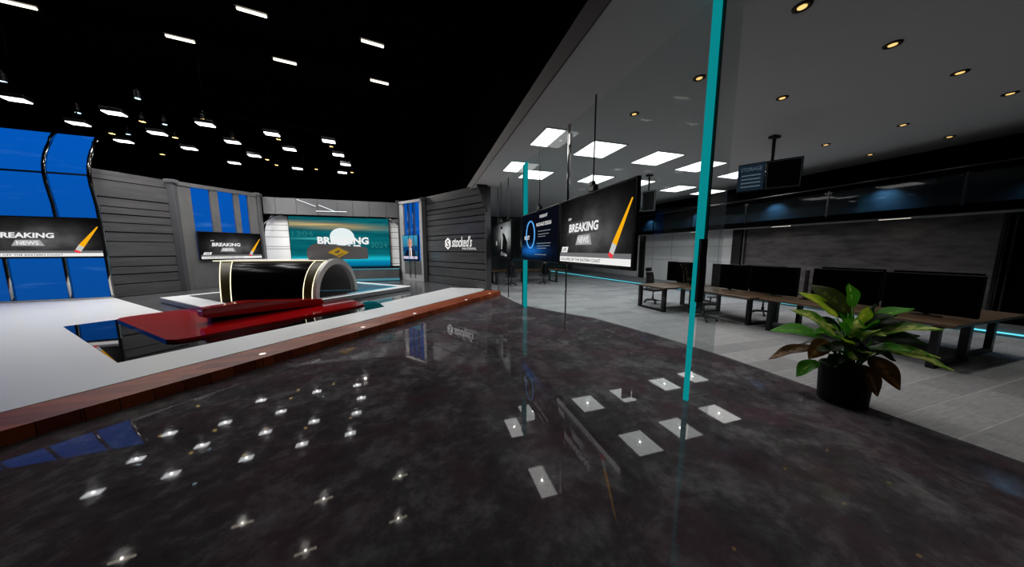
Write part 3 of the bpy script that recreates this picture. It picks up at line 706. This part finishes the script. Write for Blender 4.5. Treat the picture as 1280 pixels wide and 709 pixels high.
# right niche television: newsreader
t6 = empty('television', 'upright television showing a newsreader in dark suit in the right niche', 'television', (-.86, 17.14, 2.0), nr.rotation_euler.z)
frame_tv(t6, 1.36, 1.46, m_anchor)
def flat(name, pts, m, y): mb = MB(); mb.slab(pts, y-.002, y+.001); return mb.build(name, m, t6)
def ell(cx, cz, a, b, n=24): return [(cx+a*math.cos(2*PI*k/n), cz+b*math.sin(2*PI*k/n)) for k in range(n)]
flat('cloud_band', [(-.62,-.2),(.62,-.2),(.62,.12),(-.62,.05)], glow('picture_sea', (12,60,110), 1), -.005)
flat('suit', [(-.5,-.5),(.46,-.5),(.42,-.22),(.22,-.08),(-.22,-.08),(-.46,-.24)], S['suit'], -.008)
flat('shirt', [(-.12,-.5),(.12,-.5),(.13,-.02),(-.13,-.02)], S['white'], -.011)
flat('tie', [(-.05,-.5),(.05,-.5),(.04,-.06),(-.04,-.06)], S['tie'], -.014)
flat('face', ell(0,.26,.19,.29), S['skin'], -.014)
flat('hair', [(-.2,.34),(-.16,.5),(0,.57),(.16,.5),(.2,.34),(.14,.46),(0,.5),(-.14,.46)], S['mid'], -.017)
flat('eyes', [(-.12,.29),(.12,.29),(.12,.265),(-.12,.265)], glow('picture_shade', (120,78,66), 1), -.017)
flat('mouth', [(-.07,.1),(.07,.1),(.06,.085),(-.06,.085)], glow('picture_lip', (140,70,66), 1), -.017)
flat('caption_bar', [(-.62,-.62),(.62,-.62),(.62,-.47),(-.62,-.47)], S['pale'], -.017)
mb = MB(); mb.box((0,.09,0),(.3,.1,.3)); mb.build('wall_bracket', m_blackmetal, t6)

# hanging display pairs in the office
def hung_pair(label, pole, pts, z0, z1, pic):
    a, b, c = [Vector(p) for p in pts]
    t = empty('ceiling_display', label, 'display', (pole[0], pole[1], CE))
    for (p, q, m) in ((a, b, pic), (b, c, None)):
        rz = math.atan2(q.y-p.y, q.x-p.x); L = (q-p).length; mid = (p+q)/2
        mb = MB(off=(mid.x-pole[0], mid.y-pole[1], (z0+z1)/2-CE), rz=rz); mb.box((0,.04,0),(L-.01,.06,z1-z0),.008,seg=1); cab = mb.build('casing', m_tv, t)
        mb = MB(off=(mid.x-pole[0], mid.y-pole[1], (z0+z1)/2-CE), rz=rz)
        if m is None:
            for zz in (-(z1-z0)/2+.03, (z1-z0)/2-.03): mb.box((0,.006,zz),(L-.06,.008,.012))
            for xx in (-L/2+.03, L/2-.03): mb.box((xx,.006,0),(.012,.008,z1-z0-.06))
            mb.build('bezel_line', mat('bezel_line', (120,128,134), .3) if 'bezel_line' not in bpy.data.materials else bpy.data.materials['bezel_line'], t)
        else:
            mb.grid(lambda s, u: (-L/2+.02+(L-.04)*s, .006, -(z1-z0)/2+.02+(z1-z0-.04)*u), 1, 1); mb.build('picture', m, t)
            mb = MB(off=(mid.x-pole[0], mid.y-pole[1], (z0+z1)/2-CE), rz=rz)
            text_bm(mb, 'STORAGE', 0, .2, .09, L*.75, 0, .01)
            for k in range(4): mb.box((-.0, .0, .05-.09*k), (L*.7, .004, .03))
            mb.build('lettering', glow('display_lettering', (70,86,98), 1) if 'display_lettering' not in bpy.data.materials else bpy.data.materials['display_lettering'], t)
    m2 = b
    mb = MB(off=(0,0,0)); mb.tube([(0,0,-.01),(0,0,z1-CE-.1)], .035, 10); mb.box((0,0,-.03),(.22,.14,.06),.01); mb.build('pole', m_blackmetal, t)
    mb = MB(); mb.tube([(0,0,z1-CE-.1),(m2.x-pole[0],m2.y-pole[1],z1-CE-.1)], .03, 8); mb.build('arm', m_blackmetal, t)
hung_pair('black twin ceiling display on a pole, left screen listing storage text', (8.12,5.0), ((7.72,5.50),(7.98,5.03),(8.36,4.50)), 3.36, 4.04, m_storage)
hung_pair('dark twin ceiling display seen nearly edge-on just right of the hung headline television', (7.9,8.75), ((7.3,8.9),(7.75,8.9),(8.0,8.5)), 3.3, 4.05, None)

# ================================================================== LIGHTS THAT SHOW
def nth(items): return items
def ceiling_panel(x, y, sx, sy, label, ang=0):
    t = empty('ceiling_light', label, 'ceiling light', (x, y, CE), ang, 'square ceiling panel lights in the office')
    mb = MB()
    for a, b, c, d in ((-sx/2-.02,0,.04,sy+.08),(sx/2+.02,0,.04,sy+.08),(0,-sy/2-.02,sx,.04),(0,sy/2+.02,sx,.04)): mb.box((a,b,-.008),(c,d,.016))
    mb.build('frame', m_white, t)
    mb = MB(); mb.box((0,0,-.007),(sx,sy,.01)); mb.build('diffuser', m_panel, t)
CPS = [((1.535,3.52),.46,1.06,'office light panel nearest the studio edge, long thin one in the soffit before the glass'),
 ((1.52,4.86),.5,1.08,'office light panel in the soffit before the glass, behind the thin nearest one'),
 ((2.43,3.71),.96,1.08,'office light panel just inside the glass, right above the middle hung television'),
 ((2.06,5.25),.96,1.08,'office light panel crossed by the far teal glass edge'),
 ((3.35,5.2),.96,1.08,'office light panel directly above the nearest hung television'),
 ((4.42,5.27),.94,1.08,'office light panel partly hidden behind the top corner of the nearest hung television'),
 ((5.73,5.43),.94,1.08,'office light panel in the far row left of the near teal glass edge'),
 ((6.8,5.54),.94,1.08,'office light panel in the far row crossed by the near teal glass edge'),
 ((3.54,3.79),.94,1.08,'office light panel midway in the near row between glass post and chrome post'),
 ((4.57,3.9),.94,1.08,'office light panel in the near row crossed by the near teal glass edge'),
 ((5.78,4.05),.94,1.08,'office light panel in the near row beside the twin storage display')]
for (x, y), sx, sy, lab in CPS: ceiling_panel(x*1.9, y*1.9, sx, sy, lab)
DLS = [(2.18,1.27),(3.18,1.29),(4.2,1.31),(5.2,1.33),(2.24,1.98),(3.28,1.99),(5.31,1.98),(6.43,2.0),(5.29,2.63),(6.47,2.69),(2.16,2.66)]
def project(p):
    v = Vector(p)-EYE; z = v.dot(FW); return 640+FPX*v.dot(RT)/z, 354.5-FPX*v.dot(UP)/z
order = sorted(range(len(DLS)), key=lambda i: project((DLS[i][0]*1.9, DLS[i][1]*1.9, CE))[0])
proto = None
for rank, i in enumerate(order):
    x, y = DLS[i]; lab = 'small round brass-rimmed downlight, %s from the left among those in the grey ceiling' % ORD[rank]
    if proto is None:
        proto = empty('downlight', lab, 'downlight', (x*1.9, y*1.9, CE), 0, 'round downlights in the office ceiling')
        mb = MB(); n = 24
        mb.lathe([(.045,-.001),(.045,-.012),(.085,-.016),(.09,-.001)], (0,0,0), n); mb.build('trim_ring', m_trimring, proto, True)
        mb = MB(); mb.lathe([(.042,-.004),(.042,-.014),(.025,-.018)], (0,0,0), n); mb.build('bulb', m_bulb, proto, True)
        o = proto
    else: o = copy_tree(proto)
    o.location = (x*1.9, y*1.9, CE); o['label'] = lab
# studio linear lamps
LIN = [((0,1),(42,10)),((295,10),(334,21)),((206,43.5),(244,54)),((341,73),(371,81)),((450.5,50),(480.5,59)),((462,99.5),(486.5,106)),((667,39),(692,49)),((633.5,98.5),(654,104.5))]
ZL = 8.2
def atz(x, y, z): d = ray(x, y); return EYE + d*((z-EYE.z)/d.z)
LP = []
for a, b in LIN:
    p, q = atz(*a, ZL), atz(*b, ZL); LP.append(((p+q)/2, math.atan2(q.y-p.y, q.x-p.x)))
order = sorted(range(len(LIN)), key=lambda i: LIN[i][0][0]); proto = None
for rank, i in enumerate(order):
    c, a = LP[i]; lab = 'thin warm linear lamp on the black ceiling, %s from the left' % ORD[rank]
    if proto is None:
        proto = empty('linear_lamp', lab, 'lamp', c, .17, 'linear lamps on the black studio ceiling')
        mb = MB(); mb.box((0,0,0),(.62,.07,.05),.01,seg=1); mb.build('tube', m_tube, proto)
        mb = MB(); mb.box((0,0,.06),(.7,.16,.06)); mb.build('housing', m_blackmetal, proto)
        mb = MB()
        for s in (-.3,.3): mb.tube([(s,0,.08),(s,0,.55)], .008, 6)
        mb.build('hanger', m_black, proto)
        o = proto
    else: o = copy_tree(proto)
    o.location = c; o['label'] = lab
# studio softboxes on pipes
PAN = [(20,125),(98,155),(143,142),(197,167),(155,177),(257,156),(237,186),(291,178),(318,195),(340,168),(362,187),(293,204),(372,211),(411,177),(423,194),(432,206),(428,216)]
ZS = 6.0
PP = [atz(x, y, ZS) for x, y in PAN]
order = sorted(range(len(PAN)), key=lambda i: PAN[i][0]); proto = None
for rank, i in enumerate(order):
    c = PP[i]; lab = 'bright white studio panel light under the black ceiling, %s from the left' % ORD[rank]
    if proto is None:
        proto = empty('studio_light', lab, 'studio light', c, .17, 'bright panel lights above the stage')
        mb = MB(); mb.box((0,0,0),(.40,.26,.02)); mb.build('diffuser', m_soft, proto)
        mb = MB(); mb.box((0,0,.07),(.45,.31,.1),.01,seg=1); mb.build('housing', m_blackmetal, proto)
        mb = MB(); mb.tube([(-.24,0,.06),(-.24,0,.26),(.24,0,.26),(.24,0,.06)], .012, 6); mb.tube([(0,0,.26),(0,0,.36)], .02, 6); mb.build('yoke', m_black, proto)
        mb = MB(); mb.tube([(0,0,.34),(0,0,2.71)], .008, 6); mb.build('drop_rod', m_black, proto)
        o = proto
    else: o = copy_tree(proto)
    o.location = c; o['label'] = lab
PAR = [(178,152,0),(140,167,0),(206,155.5,1),(219,172,0),(254,149.5,0),(291,173,0),(160.5,168,1),(97.5,141,1),(172,123,1),(4,102,1),(348,174,0),(334,199.6,0),(345.7,206.4,0),(395.5,211.5,0),(414,183,0),(440,215.5,0),(203,193,0),(379,201,1)]
order = sorted(range(len(PAR)), key=lambda i: PAR[i][0]); protos = {}
rk = {0: 0, 1: 0}
for i in order:
    x, y, kcol = PAR[i]; c = atz(x, y, 6.5)
    lab = 'tiny %s spotlight among the studio lights, %s of its colour from the left' % (('warm yellow','cool white')[kcol], ORD[rk[kcol]]); rk[kcol] += 1
    if kcol not in protos:
        p = empty('spotlight', lab, 'spotlight', c, 0, 'small spotlights above the stage'); protos[kcol] = p
        mb = MB(); mb.lathe([(.07,.0),(.07,.2),(.03,.24)], (0,0,0), 14); mb.build('can', m_blackmetal, p)
        mb = MB()
        if kcol == 0:
            for dx in (-.035,.035):
                for dy in (-.035,.035): mb.box((dx,dy,-.006),(.045,.045,.01))
        else: mb.lathe([(.06,-.012),(.06,-.001)], (0,0,0), 14)
        mb.build('lens', (m_par, m_parblue)[kcol], p)
        mb = MB(); mb.tube([(0,0,.2),(0,0,.3)], .02, 6); mb.build('clamp', m_blackmetal, p)
        o = p
    else: o = copy_tree(protos[kcol])
    o.location = c; o['label'] = lab
# lighting pipes
for k, (a, b, lab) in enumerate((((-14.5,11.4),(-2.2,13.25),'nearest'),((-14.5,12.9),(-2.2,14.95),'second nearest'),((-14.5,14.5),(-2.2,16.5),'third nearest'),((-14.5,16.3),(-2.4,18.0),'farthest'))):
    d = Vector((b[0]-a[0], b[1]-a[1])); L = d.length
    t = empty('lighting_pipe', 'black lighting pipe above the stage, %s of the four' % lab, 'pipe', (a[0], a[1], 6.42), math.atan2(d.y, d.x), 'lighting pipes above the stage')
    mb = MB(); mb.tube([(0,0,0),(L,0,0)], .024, 8); mb.build('pipe', m_black, t)
    for q in range(5): mb = MB(); mb.tube([(L*(.05+.22*q),0,0),(L*(.05+.22*q),0,2.29)], .008, 6); mb.build('drop_rod', m_black, t)
# ceiling beams
for k, y in enumerate((3, 6, 9, 12, 15, 18, 21)):
    mb = MB(); mb.box((-8.8, y, 8.5), (21.8, .14, .4)); struct(mb.build('trim_%d' % (20+k), m_black))
# soffit lights under gallery
for k, (y, lab) in enumerate(((4.5,'nearest'),(7.1,'second nearest'),(10.5,'third nearest'),(14.6,'farthest'))):
    t = empty('soffit_light', 'slim warm light under the gallery soffit, %s of the four' % lab, 'soffit light', (12.3, y, 2.748), 0, 'slim lights under the gallery')
    mb = MB(); mb.box((0,0,-.006),(.12,.55,.012)); mb.build('diffuser', m_tube, t)
    mb = MB(); mb.box((.08,0,-.008),(.03,.62,.016)); mb.box((-.08,0,-.008),(.03,.62,.016)); mb.build('housing', m_steel, t)

# ================================================================== OFFICE FURNITURE
def loop(mb, x0, x1, y, z1, wd=.08, th=.1):
    for x in (x0, x1): mb.box((x, y, z1/2), (th, wd, z1))
    mb.box(((x0+x1)/2, y, .03), (abs(x1-x0), wd, .06)); mb.box(((x0+x1)/2, y, z1-.03), (abs(x1-x0), wd, .06))
def bench(name, label, x0, x1, y0, y1, loops, ztop=.76, along='y', rz=0):
    c = ((x0+x1)/2, (y0+y1)/2, .012)
    t = empty(name, label, 'desk', c, rz, 'wooden office desks on black loop legs')
    mb = MB(); mb.box((0,0,ztop-.03),(x1-x0,y1-y0,.045),.004,seg=1); mb.build('desk_top', m_woodtop, t)
    for l in loops:
        mb = MB()
        if l[0] == 'x': loop(mb, l[1]-c[0], l[2]-c[0], l[3]-c[1], ztop-.054)
        else:
            for y in (l[1], l[2]): mb.box((l[3]-c[0], y-c[1], (ztop-.054)/2), (.1,.1,ztop-.054))
            mb.box((l[3]-c[0], (l[1]+l[2])/2-c[1], .03), (.08, abs(l[2]-l[1]), .06))
        mb.build('leg', m_blackmetal, t)
    return t
bench('office_desk', 'near wooden office desk with black loop legs behind the plant', 7.55, 10.1, 2.0, 4.62, [('x',7.72,8.75,2.2),('x',9.0,10.0,2.28),('x',7.66,8.7,4.42)])
bench('office_desk', 'middle wooden office desk left of the plant, under a long row of black monitors', 7.3, 8.85, 4.66, 6.55, [('x',7.5,8.6,6.35),('x',7.7,8.7,4.9)])
bench('office_desk', 'small wooden office desk with open loop leg, right of the hung headline television', 6.72, 8.9, 6.62, 7.75, [('y',6.72,7.7,6.86),('y',6.72,7.45,8.4)])
bench('office_desk', 'far wooden office desk seen below the hung televisions', 3.3, 7.6, 14.7, 16.0, [('y',14.85,15.8,3.6),('y',14.85,15.8,5.4),('y',14.85,15.8,7.2)])
DT = .012+.76-.0075
def monitor(label, x, y, w=.98, h=.56, rz=0, z=.12, first=None):
    if first is None:
        t = empty('monitor', label, 'monitor', (x, y, DT), rz, 'black desktop monitors')
        mb = MB(); mb.box((0,0,z+h/2),(w,.05,h),.008,seg=1); mb.build('screen_case', m_tv, t)
        mb = MB(); mb.grid(lambda a, b: (-w/2+.015+(w-.03)*a, -.0262, z+.015+(h-.03)*b), 1, 1); mb.build('display', m_black, t)
        mb = MB(); mb.box((0,.05,z/2+.1),(.07,.04,z+.2)); mb.box((0,.04,.008),(.28,.2,.016),.004,seg=1); mb.build('stand', m_blackmetal, t)
    else:
        t = copy_tree(first); t.location = (x, y, DT); t.rotation_euler.z = rz; t['label'] = label
    return t
MZ = -PI/2
mon = monitor('black monitor at the right end of the front row, directly behind the plant', 8.25, 2.5, 1.0, .68, MZ, .05)
for x, y, lab in ((8.25,3.53,'black monitor second from the right end of the front row, behind the plant'),
                  (8.15,4.72,'black monitor third from the right end, just left of the plant top'),
                  (8.12,5.75,'black monitor left of centre on the middle desk, beside the glass post'),
                  (8.1,6.95,'black monitor near the teal glass edge on the small desk'),
                  (9.2,2.75,'black monitor in the rear row at its right end'),
                  (9.2,3.85,'black monitor in the rear row behind the plant top'),
                  (8.55,5.2,'black monitor behind the front row of the middle desk'),
                  (8.35,7.5,'black monitor at the far left corner of the small desk')):
    monitor(lab, x, y, rz=MZ if x != 8.35 else MZ+.25, first=mon)
t = empty('desk_divider', 'slim grey divider post between the two long monitor blocks', 'divider', (8.3, 4.16, DT)); mb = MB(); mb.box((0,0,.34),(.10,.04,.68),.005,seg=1); mb.build('post', m_pillar, t); mb = MB(); mb.box((0,0,.01),(.16,.12,.02)); mb.build('foot', m_steel, t)
# office chair
def make_chair(label):
    t = empty('office_chair', label, 'chair', (0,0,.012), 0, 'black office chairs')
    for k in range(5):
        a = 2*PI*k/5+.3; c, s = math.cos(a), math.sin(a)
        mb = MB(); mb.tube([(.03*c,.03*s,.11),(.18*c,.18*s,.10),(.30*c,.30*s,.075)], [.028,.022,.016], 8); b = mb.build('base_arm', m_chair, t, True)
        mb = MB()
        for dx in (-.014,.014):
            ct = Vector((.30*c-s*dx, .30*s+c*dx, .03)); mb.tube([ct+Vector((-s,c,0))*.009, ct-Vector((-s,c,0))*.009], .029, 12)
        mb.build('caster', m_blackgloss, b)
    mb = MB(); mb.lathe([(.035,.08),(.035,.22),(.022,.225),(.022,.42),(.06,.425),(.06,.44)], (0,0,0), 14); mb.build('gas_stem', m_steel, t, True)
    mb = MB(); mb.box((0,0,.475),(.50,.48,.08),.035,seg=3); mb.build('seat', m_chair, t)
    mb = MB()
    def bk(a, b):
        x = (a-.5)*(.46-.08*b); z = .56+.52*b; return Vector((x, .23+.05*b-.10*math.sin(PI*b*.8)*.4+.06*(2*a-1)**2*-1, z))
    mb.grid(bk, 8, 8); r = bmesh.ops.solidify(mb.bm, geom=mb.bm.faces[:], thickness=.025); bkp = mb.build('backrest', m_mesh, t, True)
    mb = MB(); mb.tube([(0,.1,.45),(0,.27,.47),(0,.30,.62),(0,.29,.95)], .022, 8); mb.build('back_spine', m_chair, t, True)
    mb = MB(); mb.box((0,.24,1.18),(.28,.06,.14),.025,seg=2); mb.tube([(0,.28,1.0),(0,.27,1.16)], .014, 8); mb.build('headrest', m_chair, t)
    for s in (-1,1):
        mb = MB(); mb.tube([(.24*s,.05,.46),(.29*s,.05,.50),(.29*s,.03,.66)], .016, 8); mb.box((.29*s,-.01,.675),(.07,.25,.03),.012,seg=2); mb.build('armrest', m_chair, t)
    return t
ch = make_chair('black office chair at the rear of the small desk right of the headline television'); ch.location = (7.72, 8.06, .012); ch.rotation_euler.z = .15
for x, y, r, lab in ((7.1,5.62,1.25,'black office chair in front of the desk behind the near teal glass edge'),
                     (9.35,5.6,-1.5,'black office chair beyond the middle desk, only its star base showing'),
                     (6.2,14.35,3.0,'black office chair at the right of the far desk under the televisions'),
                     (4.3,14.3,2.7,'black office chair at the left of the far desk under the televisions')):
    c = copy_tree(ch); c.location = (x, y, .012); c.rotation_euler.z = r; c['label'] = lab

# ================================================================== PLANT
PC = Vector((4.95, 2.0))
pt = empty('potted_plant', 'large leafy plant with green, variegated and browned leaves in a black pot', 'plant', (PC.x, PC.y, .0))
mb = MB(); mb.lathe([(.20,.0),(.215,.02),(.235,.46),(.225,.48),(.20,.47),(.195,.40),(.0005,.40)], (0,0,.012 if PC.x > 5.1 else .0), 40); mb.build('pot', m_pot, pt, True)
mb = MB(); mb.lathe([(.195,.38),(.195,.41),(.1,.425),(.0005,.43)], (0,0,0), 24); mb.build('soil', m_soil, pt, True)
def leaf(tip, base, w, up, m, roll=0, fold=.25):
    tip, base = Vector(tip), Vector(base); L = (tip-base).length; steep = (tip-base).normalized().z > .75
    mid = (tip+base)/2 + Vector((0,0,up))
    n = 12
    def B(t): return (1-t)**2*base + 2*t*(1-t)*mid + t*t*tip
    mb = MB(off=(-PC.x,-PC.y,0)); bm = mb.bm; uvl = bm.loops.layers.uv.new('UVMap')
    rows = []
    for i in range(n+1):
        t = i/n; p = B(t); d = (B(min(1,t+.02))-B(max(0,t-.02))).normalized()
        side = d.cross(Vector((0,0,1)))
        if steep: side = Vector((RT.x, RT.y, 0)) - d*Vector((RT.x, RT.y, 0)).dot(d)
        side.normalize(); nr_ = side.cross(d).normalized()
        side = (side*math.cos(roll)+nr_*math.sin(roll)).normalized(); nr_ = side.cross(d).normalized()
        ww = w*1.15*max(.0, math.sin(PI*min(1,(t*1.0+.02))**.8))**.75 * (1 if t < .98 else .15)*.5 + .003
        rows.append([(bm.verts.new(p+side*ww*s+nr_*(abs(s)*ww*fold + .012*math.sin(9*t+3*s)*abs(s))), (s*.5+.5, t)) for s in (-1,-.5,0,.5,1)])
    for A, Bq in zip(rows, rows[1:]):
        for k in range(4):
            q = (A[k], A[k+1], Bq[k+1], Bq[k]); f = bm.faces.new([v for v, _ in q])
            for lp, (_, uv) in zip(f.loops, q): lp[uvl].uv = uv
    return mb.build('leaf', LF[m], pt, True)
def stemline(base, p): 
    mb = MB(off=(-PC.x,-PC.y,0)); b = Vector(base); q = Vector(p); mb.tube([b, (b+q)/2+Vector((0,0,.05)), q], [.012,.009,.006], 7); return mb.build('stem', LF['g'], pt, True)
def PXP(x, y, dep=0): return facing(x, y, PC, dep)
SPEC = [  # tip px, base px, depth tip, width, lift, kind, roll
 ((1061,354),(1066,384),.0,.13,.02,'g',.1),((998,365),(1046,396),-.05,.15,.06,'y',.5),((1013,356),(1060,392),.16,.2,.05,'o',.7),((988,387),(1044,420),-.16,.17,.1,'v',.5),
 ((962,413),(1026,420),-.1,.2,.07,'g',.45),((960,449),(1018,434),-.2,.16,.06,'b',.4),((1011,449),(1034,426),-.28,.16,.04,'b',.9),((995,471),(1022,452),-.26,.15,.05,'g',.3),
 ((1181,412),(1088,418),-.05,.14,.07,'v',-.45),((1143,386),(1086,402),.1,.15,.05,'g',-.4),((1162,432),(1090,424),.05,.16,.08,'d',-.5),((1176,448),(1092,436),-.1,.11,.07,'v',-.4),
 ((1193,464),(1110,438),-.2,.12,.06,'v',-.35),((1125,488),(1088,446),-.2,.17,.05,'b',-.6),((1097,496),(1080,458),-.28,.13,.05,'b',-.3),((1086,383),(1070,408),-.1,.14,.03,'y',.1),
 ((1056,398),(1066,418),-.25,.13,.03,'g',.2),((1042,398),(1060,416),-.2,.11,.03,'g',.1),((1094,441),(1066,450),-.3,.16,.05,'v',.2),((1120,452),(1086,438),-.1,.12,.05,'d',-.3),
 ((1132,403),(1078,412),.12,.18,.07,'d',-.4),((1100,400),(1074,416),-.15,.16,.05,'g',-.2),((1040,440),(1058,428),-.25,.12,.03,'d',.2),((1000,430),(1040,430),.1,.17,.06,'d',.3),
 ((1012,398),(1050,414),.12,.16,.06,'d',.4),((1108,420),(1074,420),-.22,.13,.04,'v',-.3),((1060,440),(1066,420),-.3,.12,.02,'d',.0),((1078,452),(1072,428),-.3,.12,.02,'d',-.1),
 ((1150,420),(1092,428),.18,.16,.07,'d',-.4),((1030,375),(1058,400),.2,.16,.06,'o',.4),((1098,380),(1070,404),.22,.16,.05,'d',-.3),((1048,386),(1064,408),.1,.12,.04,'g',.2),
 ((1035,459),(1054,444),-.3,.12,.03,'d',.3),((1112,468),(1084,448),-.05,.14,.04,'b',-.4)]
SPEC += [((1030,404),(1056,424),-.12,.12,.05,'v',.3),((1100,412),(1072,428),-.3,.13,.05,'v',-.2),((1048,420),(1064,436),-.34,.12,.03,'y',.2),((1020,438),(1054,440),-.32,.13,.04,'d',.3),
 ((1072,398),(1066,424),-.3,.12,.03,'v',.1),((1140,440),(1082,436),-.24,.13,.06,'g',-.4),((1122,394),(1078,408),.0,.14,.05,'d',-.3),((1010,415),(1050,422),-.02,.13,.06,'g',.4)]
for i, (tp, bp, dep, wd, up, kd, ro) in enumerate(SPEC):
    b = PXP(*bp, dep*.4); leaf(PXP(*tp, dep), b, wd, up, kd, ro)
    root = Vector((PC.x+random.uniform(-.08,.08), PC.y+random.uniform(-.08,.08), .42))
    stemline(root, b)

# ================================================================== extra set pieces
# dark gusset below the soffit corner at the end of the right set wall
mb = MB(); mb.slab([(2.12,4.6),(2.55,4.6),(2.55,3.5)], 12.0, 12.2); struct(mb.build('trim_40', m_blackmetal))

# ================================================================== LIGHTING
wd = bpy.data.worlds.new('world'); SC.world = wd; wd.use_nodes = True
wd.node_tree.nodes['Background'].inputs[0].default_value = (.5,.52,.56,1); wd.node_tree.nodes['Background'].inputs[1].default_value = .02
for c in PP:
    spot('studio_light_beam', (c.x, c.y, c.z-.03), (c.x, c.y, 0), 160, math.radians(150), (1,.99,.97), .5, .03)
for c, a in LP:
    spot('linear_lamp_beam', (c.x, c.y, c.z-.05), (c.x, c.y, 0), 120, math.radians(160), (1,.95,.88), .5, .03)
for (x, y), sx, sy, lab in CPS:
    spot('ceiling_light_beam', (x*1.9, y*1.9, CE-.03), (x*1.9, y*1.9, 0), (170 if y > 4.5 else 60) if sx > .6 else 30, math.radians(165), (1,1,.99), .5, .03)
for x, y in DLS:
    spot('downlight_beam', (x*1.9, y*1.9, CE-.03), (x*1.9, y*1.9, 0), 54, math.radians(95), (1,.95,.86), .6, .05)

def par_beam(i, aim, p, ang=46):
    c = atz(PAR[i][0], PAR[i][1], 6.5)
    spot('spotlight_beam', (c.x, c.y, c.z-.05), aim, p, math.radians(ang), (1,.97,.92), .8, .06)
par_beam(0, (-10.6,14.7,4.0), 160, 60)
par_beam(4, (-3.6,10.6,1.5), 220, 50)
par_beam(3, (-9.2,17,3.4), 160, 60)
par_beam(5, (-6.2,18.2,4.1), 160, 60)
par_beam(10, (-7.8,18.7,2.4), 420, 50)
par_beam(14, (-2.4,18.2,4.0), 160, 60)
par_beam(12, (-1.6,18.7,2.4), 420, 50)
par_beam(13, (-.8,17.1,3.0), 160, 50)
par_beam(15, (1.2,14.4,3.4), 1000, 75)

spot('added_key_spot', (LP[6][0].x, LP[6][0].y, LP[6][0].z-.06), (-3.4,10.8,1.2), 700, math.radians(42), (1,.97,.92), .9, .15)  # added key spot to brighten console and desk, not the tube's own light

spot('added_key_spot', (LP[7][0].x, LP[7][0].y, LP[7][0].z-.06), (-2.9,11.0,.9), 900, math.radians(40), (1,.97,.92), .9, .15)  # second added key spot, brightens the pale ring at the desk end
